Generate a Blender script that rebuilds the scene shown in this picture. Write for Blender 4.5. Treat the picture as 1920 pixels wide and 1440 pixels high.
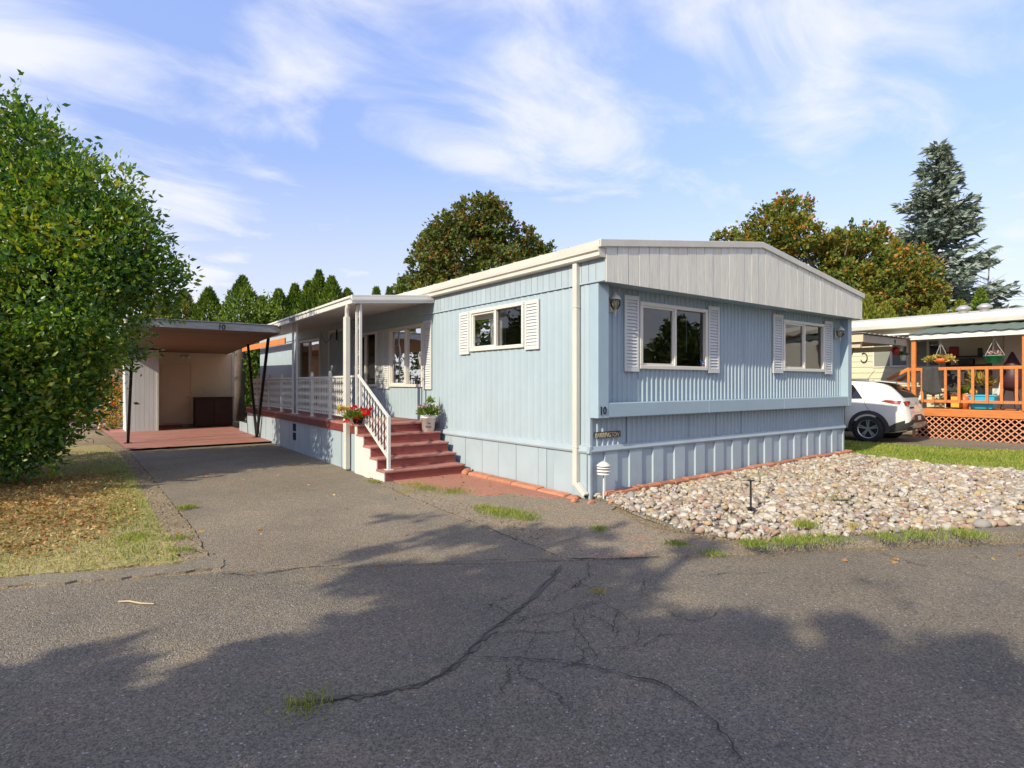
import bpy, bmesh, math, random
import numpy as np
from mathutils import Vector, Matrix
R = math.radians
random.seed(7); rng = np.random.default_rng(11)
S = bpy.context.scene
for o in list(bpy.data.objects): bpy.data.objects.remove(o)
# ------------------------------------------------------------------ camera
CAM = Vector((-5.388, -5.505, 1.5)); YAW = math.atan(830/1105)
cd = bpy.data.cameras.new('camera'); cam = bpy.data.objects.new('camera', cd); S.collection.objects.link(cam)
cam.location = CAM; cam.rotation_euler = (R(90), 0, -YAW)
cd.sensor_width = 36; cd.lens = 36*1105/1920; cd.clip_end = 3000; cd.clip_start = .05
S.camera = cam
# ------------------------------------------------------------------ light, sky, exposure
SUN = Vector((-1, -.2, .65)).normalized()
EL = math.asin(SUN.z); AZ = math.atan2(SUN.x, SUN.y)
sl = bpy.data.lights.new('sun', 'SUN'); sl.energy = 3.2; sl.angle = R(.53); sl.color = (1, .905, .68)
so = bpy.data.objects.new('sun', sl); S.collection.objects.link(so)
so.rotation_euler = (-SUN).to_track_quat('-Z', 'Y').to_euler(); so.location = (-20, -10, 20)
W = bpy.data.worlds.new('World'); S.world = W; W.use_nodes = True
def build_sky():
    nt = W.node_tree; n = nt.nodes; L = nt.links.new
    bg = n['Background']; bg.inputs[1].default_value = .15
    sky = n.new('ShaderNodeTexSky'); sky.sky_type = 'NISHITA'; sky.sun_disc = False
    sky.sun_elevation = EL; sky.sun_rotation = AZ % (2*math.pi)
    sky.air_density = 1.0; sky.dust_density = .6; sky.ozone_density = 2.2
    tc = n.new('ShaderNodeTexCoord'); sp = n.new('ShaderNodeSeparateXYZ'); L(tc.outputs['Generated'], sp.inputs[0])
    def math_(op, a, b=None, c=None):
        m = n.new('ShaderNodeMath'); m.operation = op
        for i, v in enumerate((a, b, c)):
            if v is None: continue
            if isinstance(v, (int, float)): m.inputs[i].default_value = v
            else: L(v, m.inputs[i])
        return m.outputs[0]
    zz = math_('MAXIMUM', sp.outputs[2], 0.0); den = math_('ADD', zz, .16)
    cx = n.new('ShaderNodeCombineXYZ'); L(math_('DIVIDE', sp.outputs[0], den), cx.inputs[0]); L(math_('DIVIDE', sp.outputs[1], den), cx.inputs[1])
    mp = n.new('ShaderNodeMapping'); mp.inputs['Rotation'].default_value = (0, 0, R(20)); mp.inputs['Scale'].default_value = (.72, 1.05, 1); mp.inputs['Location'].default_value = (SKY_OFF[0], SKY_OFF[1], 0)
    L(cx.outputs[0], mp.inputs[0])
    def noise(sc, det, dist, vec):
        t = n.new('ShaderNodeTexNoise'); t.inputs['Scale'].default_value = sc; t.inputs['Detail'].default_value = det
        t.inputs['Roughness'].default_value = .6; t.inputs['Distortion'].default_value = dist; L(vec, t.inputs['Vector']); return t.outputs[0]
    big = noise(1.05, 3, .25, mp.outputs[0]); fine = noise(2.9, 11, .55, mp.outputs[0])
    c = math_('ADD', math_('MULTIPLY', big, .58), math_('MULTIPLY', fine, .42))
    mr = n.new('ShaderNodeMapRange'); mr.interpolation_type = 'SMOOTHSTEP'
    mr.inputs[1].default_value = .42; mr.inputs[2].default_value = .625; L(c, mr.inputs[0])
    cloud = math_('MULTIPLY', mr.outputs[0], .92)
    hz = n.new('ShaderNodeMapRange'); hz.inputs[1].default_value = .0; hz.inputs[2].default_value = .34; hz.inputs[3].default_value = .8; hz.inputs[4].default_value = .04; L(zz, hz.inputs[0])
    amount = math_('MAXIMUM', cloud, hz.outputs[0])
    # air thickens towards the horizon: keep the low sky from burning out
    lo = n.new('ShaderNodeMapRange'); lo.inputs[1].default_value = .0; lo.inputs[2].default_value = .5; lo.inputs[3].default_value = .34; lo.inputs[4].default_value = 1; L(zz, lo.inputs[0])
    tint = n.new('ShaderNodeMix'); tint.data_type = 'RGBA'; tint.blend_type = 'MULTIPLY'; tint.inputs[0].default_value = 1
    L(sky.outputs[0], tint.inputs[6]); tint.inputs[7].default_value = SKY_TINT
    dim = n.new('ShaderNodeVectorMath'); dim.operation = 'SCALE'; L(tint.outputs[2], dim.inputs[0]); L(lo.outputs[0], dim.inputs['Scale'])
    mx = n.new('ShaderNodeMix'); mx.data_type = 'RGBA'; L(amount, mx.inputs[0]); L(dim.outputs[0], mx.inputs[6]); mx.inputs[7].default_value = CLOUD
    L(mx.outputs[2], bg.inputs[0])
SKY_OFF = (6.2, 3.3); SKY_TINT = (1.22, 1.06, 1.17, 1); CLOUD = (3.4, 3.45, 3.7, 1)
build_sky()
V = S.view_settings
V.view_transform = 'Standard'; V.look = 'None'; V.exposure = .92; V.gamma = 1; V.use_curve_mapping = False
S.render.engine = 'CYCLES'; S.cycles.max_bounces = 7; S.cycles.transparent_max_bounces = 12

# ------------------------------------------------------------------ helpers
def wm(o):
    m = o.matrix_parent_inverse @ o.matrix_basis
    return wm(o.parent) @ m if o.parent else o.matrix_basis.copy()
class MB:
    def __init__(s): s.v = []; s.f = []; s.m = []; s.k = 0
    def mat(s, k): s.k = k; return s
    def add(s, vs, fs):
        b = len(s.v); s.v += [tuple(p) for p in vs]; s.f += [tuple(b+i for i in f) for f in fs]; s.m += [s.k]*len(fs); return s
    def box(s, x0, x1, y0, y1, z0, z1):
        if x0 > x1: x0, x1 = x1, x0
        if y0 > y1: y0, y1 = y1, y0
        if z0 > z1: z0, z1 = z1, z0
        return s.add([(x0,y0,z0),(x1,y0,z0),(x1,y1,z0),(x0,y1,z0),(x0,y0,z1),(x1,y0,z1),(x1,y1,z1),(x0,y1,z1)],
            [(0,3,2,1),(4,5,6,7),(0,1,5,4),(1,2,6,5),(2,3,7,6),(3,0,4,7)])
    def bar(s, a, b, w, h, up=(0,0,1)):
        a, b = Vector(a), Vector(b); d = (b-a).normalized(); up = Vector(up)
        if abs(d.dot(up)) > .98: up = Vector((0,1,0))
        x = d.cross(up).normalized()*w/2; y = x.cross(d).normalized()*h/2
        return s.add([a-x-y,a+x-y,a+x+y,a-x+y,b-x-y,b+x-y,b+x+y,b-x+y],[(0,3,2,1),(4,5,6,7),(0,1,5,4),(1,2,6,5),(2,3,7,6),(3,0,4,7)])
    def tube(s, pts, rad, n=8, cap=True):
        pts = [Vector(p) for p in pts]; N = len(pts); rs = rad if isinstance(rad, (list, tuple)) else [rad]*N
        rings = []; vs = []
        prev = None
        for i, p in enumerate(pts):
            d = (pts[min(i+1,N-1)]-pts[max(i-1,0)]).normalized()
            u = prev if prev is not None else (Vector((1,0,0)) if abs(d.x) < .9 else Vector((0,1,0)))
            u = (u - d*u.dot(d)).normalized(); prev = u; w = d.cross(u)
            for k in range(n):
                a = 2*math.pi*k/n; vs.append(p+u*math.cos(a)*rs[i]+w*math.sin(a)*rs[i])
        fs = [(i*n+k, i*n+(k+1)%n, (i+1)*n+(k+1)%n, (i+1)*n+k) for i in range(N-1) for k in range(n)]
        if cap: fs += [tuple(range(n-1,-1,-1)), tuple(range((N-1)*n, N*n))]
        return s.add(vs, fs)
    def lathe(s, prof, n=20, c=(0,0,0)):
        vs = []; P = len(prof)
        for r, z in prof:
            for k in range(n):
                a = 2*math.pi*k/n; vs.append((c[0]+r*math.cos(a), c[1]+r*math.sin(a), c[2]+z))
        fs = [(i*n+k, i*n+(k+1)%n, (i+1)*n+(k+1)%n, (i+1)*n+k) for i in range(P-1) for k in range(n)]
        return s.add(vs, fs)
    def prism(s, poly, axis, a, b):
        n = len(poly)
        def mk(p, t): return (t,p[0],p[1]) if axis == 'x' else (p[0],t,p[1]) if axis == 'y' else (p[0],p[1],t)
        vs = [mk(p,a) for p in poly]+[mk(p,b) for p in poly]
        return s.add(vs, [tuple(range(n-1,-1,-1)), tuple(range(n,2*n))]+[(i,(i+1)%n,n+(i+1)%n,n+i) for i in range(n)])
    def quad(s, *p): return s.add(p, [tuple(range(len(p)))])
    def mesh(s, name, mats, smooth=False):
        me = bpy.data.meshes.new(name); me.from_pydata(s.v, [], s.f)
        for m in (mats if isinstance(mats, (list,tuple)) else [mats]): me.materials.append(m)
        if len(me.materials) > 1: me.polygons.foreach_set('material_index', s.m)
        bm = bmesh.new(); bm.from_mesh(me); bmesh.ops.recalc_face_normals(bm, faces=bm.faces); bm.to_mesh(me); bm.free()
        if smooth: me.polygons.foreach_set('use_smooth', [True]*len(me.polygons))
        me.update(); return me
    def build(s, name, mats, parent=None, smooth=False, local=False):
        return link(name, s.mesh(name, mats, smooth), parent, local)
def link(name, me, parent=None, local=False, loc=None, rot=None):
    o = bpy.data.objects.new(name, me); S.collection.objects.link(o)
    if loc is not None: o.location = loc
    if rot is not None: o.rotation_euler = rot
    if parent:
        o.parent = parent
        if not local: o.matrix_parent_inverse = wm(parent).inverted()
    return o
def tag(o, label=None, cat=None, group=None, kind=None):
    if label: o['label'] = label
    if cat: o['category'] = cat
    if group: o['group'] = group
    if kind: o['kind'] = kind
    return o
def thing(name, label, cat, loc=(0,0,0), rz=0, group=None):
    o = bpy.data.objects.new(name, None); o.empty_display_size = .2; S.collection.objects.link(o)
    o.location = loc; o.rotation_euler = (0,0,rz); return tag(o, label, cat, group)
def copy_tree(o, parent=None):
    c = o.copy(); S.collection.objects.link(c)
    if parent: c.parent = parent; c.matrix_parent_inverse = o.matrix_parent_inverse.copy()
    for ch in list(o.children): copy_tree(ch, c)
    return c
def bevel(o, w=.006, seg=2):
    m = o.modifiers.new('bevel', 'BEVEL'); m.width = w; m.segments = seg; m.limit_method = 'ANGLE'; m.angle_limit = R(40); return o
def text(name, body, size, loc, rot, mat, parent=None, ext=.004, sx=1, shear=0, off=0, space=1):
    cu = bpy.data.curves.new(name, 'FONT'); cu.body = body; cu.size = size; cu.extrude = ext; cu.align_x = 'LEFT'; cu.shear = shear; cu.offset = off; cu.space_character = space; cu.resolution_u = 3
    t = bpy.data.objects.new(name, cu); S.collection.objects.link(t)
    dg = bpy.context.evaluated_depsgraph_get(); me = bpy.data.meshes.new_from_object(t.evaluated_get(dg)); bpy.data.objects.remove(t)
    me.transform(Matrix.LocRotScale(Vector(loc), __import__('mathutils').Euler(rot), Vector((sx,1,1)))); me.materials.clear(); me.materials.append(mat)
    return link(name, me, parent)
# --------------------------------------------------------------- materials
MATS = {}
def newmat(name):
    m = bpy.data.materials.new(name); m.use_nodes = True; nt = m.node_tree; return m, nt, nt.nodes, nt.links.new
def M(name, col, rough=.6, var=.18, vs=2.5, bump=.15, bs=60, spec=.35, rand=.06, metal=0, dirt=None, dirt_s=1.2, dirt_lo=.5, dirt_hi=.75, stretch=None, island=0, coat=0, col2=None):
    m, nt, n, L = newmat(name); b = n['Principled BSDF']
    tc = n.new('ShaderNodeTexCoord'); vec = tc.outputs['Object']
    if stretch:
        mp = n.new('ShaderNodeMapping'); mp.inputs['Scale'].default_value = stretch; L(vec, mp.inputs[0]); vec = mp.outputs[0]
    oi = n.new('ShaderNodeObjectInfo')
    if rand:  # shift the pattern from piece to piece
        ad = n.new('ShaderNodeVectorMath'); ad.operation = 'MULTIPLY_ADD'; ad.inputs[1].default_value = (37, 53, 71)
        cb = n.new('ShaderNodeCombineXYZ'); [L(oi.outputs['Random'], cb.inputs[i]) for i in range(3)]
        L(cb.outputs[0], ad.inputs[0]); L(vec, ad.inputs[2]); vec = ad.outputs[0]
    t = n.new('ShaderNodeTexNoise'); t.inputs['Scale'].default_value = vs; t.inputs['Detail'].default_value = 8; t.inputs['Roughness'].default_value = .65; L(vec, t.inputs['Vector'])
    mr = n.new('ShaderNodeMapRange'); mr.inputs[1].default_value = .3; mr.inputs[2].default_value = .7; mr.inputs[3].default_value = 1-var; mr.inputs[4].default_value = 1+var*.6; L(t.outputs[0], mr.inputs[0])
    val = mr.outputs[0]
    def madd(src, amp):
        q = n.new('ShaderNodeMapRange'); q.inputs[3].default_value = 1-amp; q.inputs[4].default_value = 1+amp; L(src, q.inputs[0])
        k = n.new('ShaderNodeMath'); k.operation = 'MULTIPLY'; L(val, k.inputs[0]); L(q.outputs[0], k.inputs[1]); return k.outputs[0]
    if rand: val = madd(oi.outputs['Random'], rand)
    if island:
        g = n.new('ShaderNodeNewGeometry'); val = madd(g.outputs['Random Per Island'], island)
    mx = n.new('ShaderNodeMix'); mx.data_type = 'RGBA'; mx.blend_type = 'MULTIPLY'; mx.inputs[0].default_value = 1; mx.inputs[6].default_value = (*col, 1); L(val, mx.inputs[7])
    out = mx.outputs[2]
    if dirt:
        t2 = n.new('ShaderNodeTexNoise'); t2.inputs['Scale'].default_value = dirt_s; t2.inputs['Detail'].default_value = 9; t2.inputs['Roughness'].default_value = .7; L(vec, t2.inputs['Vector'])
        q = n.new('ShaderNodeMapRange'); q.inputs[1].default_value = dirt_lo; q.inputs[2].default_value = dirt_hi; q.interpolation_type = 'SMOOTHSTEP'; L(t2.outputs[0], q.inputs[0])
        m2 = n.new('ShaderNodeMix'); m2.data_type = 'RGBA'; L(q.outputs[0], m2.inputs[0]); L(out, m2.inputs[6]); m2.inputs[7].default_value = (*dirt, 1); out = m2.outputs[2]
    L(out, b.inputs['Base Color'])
    b.inputs['Roughness'].default_value = rough; b.inputs['Metallic'].default_value = metal; b.inputs['Specular IOR Level'].default_value = spec
    if coat: b.inputs['Coat Weight'].default_value = coat; b.inputs['Coat Roughness'].default_value = .05
    if bump:
        t3 = n.new('ShaderNodeTexNoise'); t3.inputs['Scale'].default_value = bs; t3.inputs['Detail'].default_value = 5; L(vec, t3.inputs['Vector'])
        bp = n.new('ShaderNodeBump'); bp.inputs['Strength'].default_value = bump; bp.inputs['Distance'].default_value = .01; L(t3.outputs[0], bp.inputs['Height']); L(bp.outputs[0], b.inputs['Normal'])
    MATS[name] = m; return m
def leafmat(name, cols, trans=.35, rough=.5, spec=.35):
    """leaf colours spread over the leaves by island"""
    m, nt, n, L = newmat(name); b = n['Principled BSDF']
    g = n.new('ShaderNodeNewGeometry'); r = n.new('ShaderNodeValToRGB'); L(g.outputs['Random Per Island'], r.inputs[0])
    tc = n.new('ShaderNodeTexCoord'); t = n.new('ShaderNodeTexNoise'); t.inputs['Scale'].default_value = .9; t.inputs['Detail'].default_value = 4; L(tc.outputs['Object'], t.inputs['Vector'])
    ad = n.new('ShaderNodeMath'); ad.operation = 'MULTIPLY_ADD'; L(t.outputs[0], ad.inputs[0]); ad.inputs[1].default_value = 1.5; ad.inputs[2].default_value = -.75
    a2 = n.new('ShaderNodeMath'); a2.operation = 'ADD'; a2.use_clamp = True; L(ad.outputs[0], a2.inputs[0]); L(g.outputs['Random Per Island'], a2.inputs[1]); L(a2.outputs[0], r.inputs[0])
    e = r.color_ramp.elements
    e[0].position = 0; e[0].color = (*cols[0], 1); e[1].position = 1; e[1].color = (*cols[-1], 1)
    for i, c in enumerate(cols[1:-1]): k = e.new((i+1)/(len(cols)-1)); k.color = (*c, 1)
    L(r.outputs[0], b.inputs['Base Color']); b.inputs['Roughness'].default_value = rough; b.inputs['Specular IOR Level'].default_value = spec
    tr = n.new('ShaderNodeBsdfTranslucent'); mu = n.new('ShaderNodeMix'); mu.data_type = 'RGBA'; mu.blend_type = 'MULTIPLY'; mu.inputs[0].default_value = 1
    L(r.outputs[0], mu.inputs[6]); mu.inputs[7].default_value = (1.5, 1.35, .5, 1); L(mu.outputs[2], tr.inputs[0])
    mx = n.new('ShaderNodeMixShader'); mx.inputs[0].default_value = trans; L(b.outputs[0], mx.inputs[1]); L(tr.outputs[0], mx.inputs[2]); L(mx.outputs[0], n['Material Output'].inputs[0])
    MATS[name] = m; return m
def glassmat(name, ior=1.9, tint=(.75,.8,.8)):
    m, nt, n, L = newmat(name); n.remove(n['Principled BSDF'])
    f = n.new('ShaderNodeFresnel'); f.inputs[0].default_value = ior
    tr = n.new('ShaderNodeBsdfTransparent'); tr.inputs[0].default_value = (*tint, 1); gl = n.new('ShaderNodeBsdfGlossy'); gl.inputs['Roughness'].default_value = .015
    t = n.new('ShaderNodeTexNoise'); t.inputs['Scale'].default_value = 1.6; tc = n.new('ShaderNodeTexCoord'); L(tc.outputs['Object'], t.inputs['Vector'])
    bp = n.new('ShaderNodeBump'); bp.inputs['Strength'].default_value = .06; bp.inputs['Distance'].default_value = .05; L(t.outputs[0], bp.inputs['Height']); L(bp.outputs[0], gl.inputs['Normal'])
    mx = n.new('ShaderNodeMixShader'); L(f.outputs[0], mx.inputs[0]); L(tr.outputs[0], mx.inputs[1]); L(gl.outputs[0], mx.inputs[2]); L(mx.outputs[0], n['Material Output'].inputs[0])
    MATS[name] = m; return m
BLUE = M('blue_siding_paint', (.318,.396,.452), .5, .07, 1.3, .22, 2.3, rand=0, dirt=(.29,.33,.34), dirt_s=.7, dirt_lo=.52, dirt_hi=.9)
BLUE_PANEL = M('blue_panel_paint', (.322,.392,.445), .5, .09, 1.6, .08, 60, rand=.035, dirt=(.26,.285,.29), dirt_s=1.1, dirt_lo=.55, dirt_hi=.95)
BLUE_DEEP = M('blue_trim_paint', (.29,.385,.455), .45, .07, 2, .05, 60, rand=.02)
GABLE = M('weathered_gable_boards', (.66,.645,.58), .65, .22, 6, .2, 40, rand=.035, stretch=(9,9,.5), dirt=(.43,.42,.42), dirt_s=3, dirt_lo=.55, dirt_hi=.8)
CREAM = M('aged_white_metal', (.54,.52,.47), .45, .12, 2, .08, 50, rand=.02, dirt=(.42,.39,.32), dirt_s=2.5, dirt_lo=.6, dirt_hi=.85)
WHITE = M('white_paint', (.57,.565,.54), .45, .06, 3, .05, 60, rand=.02, dirt=(.45,.43,.39), dirt_s=2, dirt_lo=.58, dirt_hi=.9)
SHUT = M('shutter_plastic', (.51,.525,.525), .5, .05, 3, .03, 60, rand=.02)
VINYL = M('window_vinyl', (.60,.575,.52), .35, .04, 3, 0, rand=.01)
ROOF = M('painted_roof_metal', (.55,.53,.48), .5, .12, 1.5, .1, 30, rand=0, dirt=(.5,.47,.4), dirt_s=1.5, dirt_lo=.55, dirt_hi=.85)
RED = M('red_deck_paint', (.26,.068,.055), .6, .22, 4, .2, 50, rand=.08, dirt=(.33,.15,.12), dirt_s=4, dirt_lo=.5, dirt_hi=.8)
TREAD = M('worn_sunlit_red_tread', (.34,.145,.12), .7, .25, 4, .25, 40, rand=.08, dirt=(.38,.24,.20), dirt_s=3.5, dirt_lo=.48, dirt_hi=.75)  # worn paint, with the sunlit lightness of the step tops mixed in
REDSLAB = M('faded_red_concrete', (.33,.145,.115), .8, .2, 2, .15, 80, rand=0, dirt=(.30,.21,.165), dirt_s=1.3, dirt_lo=.5, dirt_hi=.75)
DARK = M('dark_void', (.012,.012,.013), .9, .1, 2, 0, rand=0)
BLACK = M('black_paint', (.016,.016,.017), .45, .2, 3, 0, rand=0)
BLACKMETAL = M('black_steel', (.022,.019,.017), .5, .3, 4, .1, 50, rand=0)
GALV = M('galvanised_steel', (.42,.42,.42), .45, .15, 4, .05, 50, rand=0, metal=.5)
WOODCEIL = M('stained_ceiling_plank', (.21,.135,.085), .7, .3, 3, .2, 40, rand=.16, stretch=(.6,8,8))
ORANGEWOOD = M('orange_stained_wood', (.50,.17,.045), .6, .25, 4, .15, 50, rand=.07, stretch=(6,.8,6))
LATTICE = M('salmon_lattice', (.55,.24,.14), .7, .15, 4, .1, 50, rand=.06)
GREYWOOD = M('weathered_grey_wood', (.40,.40,.39), .75, .3, 3, .2, 40, rand=.05, stretch=(1,1,5), dirt=(.2,.22,.17), dirt_s=4, dirt_lo=.6, dirt_hi=.8)
BEIGE = M('beige_wall_paint', (.62,.51,.35), .6, .1, 1.2, .08, 40, rand=0, dirt=(.54,.43,.28), dirt_s=.8, dirt_lo=.5, dirt_hi=.9)
BEIGE_DOOR = M('beige_door_paint', (.54,.43,.30), .5, .1, 1.4, .04, 40, rand=0)
SHEDWHITE = M('pale_shed_wall', (.56,.59,.62), .6, .1, 2, .12, 50, rand=.03, stretch=(6,6,.6))
BROWN = M('brown_hardboard', (.040,.018,.014), .6, .3, 3, .1, 50, rand=.1)
BRICK = M('salmon_brick', (.40,.17,.10), .85, .25, 9, .5, 70, rand=.2, dirt=(.26,.19,.14), dirt_s=7, dirt_lo=.55, dirt_hi=.75)
SAGE = M('sage_siding', (.52,.50,.36), .6, .08, 2, .08, 50, rand=.03, stretch=(5,.6,5))
SAGE_DK = M('grey_siding', (.20,.21,.18), .6, .08, 2, .08, 50, rand=.03, stretch=(5,.6,5))
GREENROOF = M('green_roof_metal', (.10,.135,.10), .55, .2, 3, .1, 40, rand=0)
GLASS = glassmat('window_glass', 2.0)
GLASSD = glassmat('porch_window_glass', 1.7)
ROOM = M('dim_room_wall', (.10,.09,.08), .9, .2, 2, 0, rand=0)
CURTAIN = M('grey_curtain', (.30,.29,.27), .9, .2, 6, 0, rand=0)
SHADE = M('tan_window_shade', (.45,.38,.28), .9, .1, 6, 0, rand=0)
BARK = M('bark', (.12,.09,.07), .9, .35, 5, .8, 14, rand=.1)
LAMPGLASS = glassmat('lantern_glass', 1.5, (.95,.9,.75))
BRASS = M('aged_brass', (.55,.42,.2), .35, .1, 4, 0, rand=0, metal=.9)
GOLDTXT = M('tarnished_badge', (.05,.043,.033), .45, .3, 20, 0, rand=0, metal=.2)
GOLDEDGE = M('worn_gold', (.55,.48,.34), .4, .2, 20, 0, rand=0, metal=.3)
# --------------------------------------------------------------- ground
def ground_mat(name, c1, c2, c3, s1=1.0, speck=220, bump=.5, speck_amp=.35, white=.0, wearpos=None, rough=.92):
    m, nt, n, L = newmat(name); b = n['Principled BSDF']; tc = n.new('ShaderNodeTexCoord'); v = tc.outputs['Object']
    def noise(s, d=8, r=.65):
        t = n.new('ShaderNodeTexNoise'); t.inputs['Scale'].default_value = s; t.inputs['Detail'].default_value = d; t.inputs['Roughness'].default_value = r; L(v, t.inputs['Vector']); return t.outputs[0]
    def rng_(src, a, bb, lo=0, hi=1):
        q = n.new('ShaderNodeMapRange'); q.inputs[1].default_value = a; q.inputs[2].default_value = bb; q.inputs[3].default_value = lo; q.inputs[4].default_value = hi; L(src, q.inputs[0]); return q.outputs[0]
    def mix(f, a, bb, mode='MIX'):
        k = n.new('ShaderNodeMix'); k.data_type = 'RGBA'; k.blend_type = mode
        for i, x in ((0,f),(6,a),(7,bb)):
            if isinstance(x, (int,float)): k.inputs[i].default_value = x
            elif isinstance(x, tuple): k.inputs[i].default_value = (*x, 1)
            else: L(x, k.inputs[i])
        return k.outputs[2]
    a = mix(rng_(noise(s1), .38, .64), c1, c2)
    a = mix(rng_(noise(s1*3.7), .54, .72), a, c3)
    a = mix(1.0, a, rng_(noise(.42, 5, .6), .3, .7, .80, 1.16), 'MULTIPLY')
    a = mix(rng_(noise(2.3, 6, .7), .66, .78, 0, .35), a, tuple(q*.55 for q in c2))
    vo = n.new('ShaderNodeTexVoronoi'); vo.inputs['Scale'].default_value = speck; L(v, vo.inputs['Vector'])
    sp = n.new('ShaderNodeSeparateColor'); L(vo.outputs['Color'], sp.inputs[0])
    a = mix(1.0, a, rng_(sp.outputs[0], 0, 1, 1-speck_amp, 1+speck_amp), 'MULTIPLY')
    mid = noise(38, 5, .7)
    a = mix(1.0, a, rng_(mid, .3, .7, .82, 1.16), 'MULTIPLY')
    if white: a = mix(rng_(sp.outputs[1], 1-white, 1-white+.001, 0, .8), a, (.42,.41,.39))
    L(a, b.inputs['Base Color']); b.inputs['Roughness'].default_value = rough; b.inputs['Specular IOR Level'].default_value = .25
    bp = n.new('ShaderNodeBump'); bp.inputs['Strength'].default_value = bump; bp.inputs['Distance'].default_value = .012
    mm = n.new('ShaderNodeMath'); mm.operation = 'MULTIPLY_ADD'; mm.inputs[1].default_value = -.8; L(vo.outputs['Distance'], mm.inputs[0]); L(mid, mm.inputs[2]); L(mm.outputs[0], bp.inputs['Height']); L(bp.outputs[0], b.inputs['Normal'])
    MATS[name] = m; return m
ASPHALT = ground_mat('old_asphalt', (.205,.172,.128), (.150,.132,.108), (.225,.18,.125), .8, 120, .7, .42, .010)
ASPHALT2 = ground_mat('driveway_asphalt', (.235,.192,.138), (.185,.158,.122), (.25,.195,.13), 1.0, 120, .7, .42, .008)
PADMAT = ground_mat('worn_pad', (.27,.215,.15), (.20,.17,.13), (.31,.18,.12), .9, 90, .7, .4, .008)
PADRED = ground_mat('red_painted_pad', (.37,.155,.105), (.33,.165,.115), (.29,.20,.15), 1.4, 110, .4, .2, .004)
DIRT = ground_mat('dry_soil', (.22,.17,.11), (.26,.20,.125), (.19,.17,.09), 1.3, 70, .8, .45, .01)
LAWNBASE = ground_mat('thin_dry_lawn', (.25,.22,.085), (.31,.25,.115), (.22,.23,.06), 1.1, 60, .7, .4, 0)
GREENBASE = ground_mat('green_lawn_soil', (.17,.21,.04), (.22,.24,.05), (.25,.24,.08), .8, 60, .7, .35, 0)
KERB = ground_mat('old_concrete', (.225,.19,.14), (.18,.158,.122), (.20,.165,.09), 1.6, 120, .6, .35, .01)
GRAVELBASE = ground_mat('gravel_dirt', (.19,.165,.13), (.15,.135,.105), (.23,.20,.16), 2, 50, .8, .5, 0)
FARGROUND = ground_mat('far_ground', (.10,.11,.045), (.13,.12,.06), (.09,.10,.04), .12, 6, .3, .3, 0)
CRACK = M('crack_dark', (.050,.046,.040), .95, .3, 8, .4, 50, rand=0)  # dark colour of the narrow crack ribbons
SEAL = M('crack_seam', (.115,.10,.082), .95, .3, 8, .6, 90, rand=0)

def sheet(name, poly, z, mat, jag=.0, step=.12, parent=None, zf=None):
    """ground sheet with an uneven edge"""
    pts = []
    for i in range(len(poly)):
        a, b = Vector(poly[i]), Vector(poly[(i+1)%len(poly)]); d = (b-a); l = d.length; k = max(1, int(l/step)) if jag and l < 40 else 1
        nn = Vector((-d.y, d.x)).normalized()
        for j in range(k):
            p = a+d*j/k
            if jag and j: p = p+nn*random.uniform(-jag, jag)
            pts.append((p.x, p.y))
    bm = bmesh.new(); vs = [bm.verts.new((x, y, zf(x, y) if zf else z)) for x, y in pts]; f = bm.faces.new(vs); lowv = [bm.verts.new((v.co.x, v.co.y, v.co.z-.03)) for v in vs]; up_ = f.normal.z if f.normal.length else 1
    for i in range(len(vs)) if len(vs) > 4 else (): bm.faces.new((vs[i], lowv[i], lowv[(i+1)%len(vs)], vs[(i+1)%len(vs)]))
    bmesh.ops.triangulate(bm, faces=[f]); bmesh.ops.delete(bm, geom=[v for v in lowv if not v.link_faces], context='VERTS')
    me = bpy.data.meshes.new(name); bm.normal_update(); bm.to_mesh(me); bm.free(); me.materials.append(mat)
    if sum(p.normal.z*p.area for p in me.polygons) < 0: me.flip_normals()
    o = link(name, me, parent)
    if not parent: o['kind'] = 'structure'
    return o
sheet('ground', [(-600,-600),(600,-600),(600,600),(-600,600)], -.022, FARGROUND)
sheet('yard', [(-30,-2),(-5,-.3),(-1,-2.4),(40,-25),(40,40),(-30,40)], -.006, DIRT)
road_edge = [(-40,13.5),(-5.79,.18),(-5.16,-.07),(-4.42,-.35),(-3.2,-1.05),(-2.03,-1.78),(-1.29,-2.2),(-.52,-2.64),(.42,-3.22),(1.77,-3.97),(4,-5.25),(30,-20)]
road = sheet('road', road_edge+[(30,-40),(-60,-40),(-60,13)], 0, ASPHALT, .012, .1)
drive = sheet('driveway', [(-4.42,-.35),(-4.36,1.13),(-4.33,4.87),(-4.32,10.1),(-1.25,10.1),(-1.36,7),(-1.46,4.0),(-1.6,3.46),(-1.8,1.66),(-1.9,.16),(-1.98,-1.28),(-2.03,-1.78),(-3.2,-1.05)], .004, ASPHALT2, .015, .1)
pad = sheet('worn_path', [(-1.55,3.4),(-1.54,2.84),(-.0,2.84),(.0,-.0),(.25,-.38),(-.25,-.62),(-.62,-1.5),(-.45,-2.45),(-.55,-2.66),(-1.29,-2.2),(-2.03,-1.78),(-1.98,-1.28),(-1.9,.16),(-1.8,1.66)], .008, PADMAT, .02, .1)
sheet('painted_concrete', [(-1.4,2.84),(-.06,2.84),(-.06,.25),(-.35,.3),(-.6,.9),(-.95,1.0),(-1.15,1.6),(-1.45,2.4)], .014, PADRED, .03, .09)
lawn = sheet('dry_lawn', [(-4.62,.12),(-4.60,2.49),(-4.52,5.99),(-4.5,9.5),(-4.7,12),(-12,14),(-14,4.2),(-5.75,.48)], .012, LAWNBASE, .03, .1)
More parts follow.
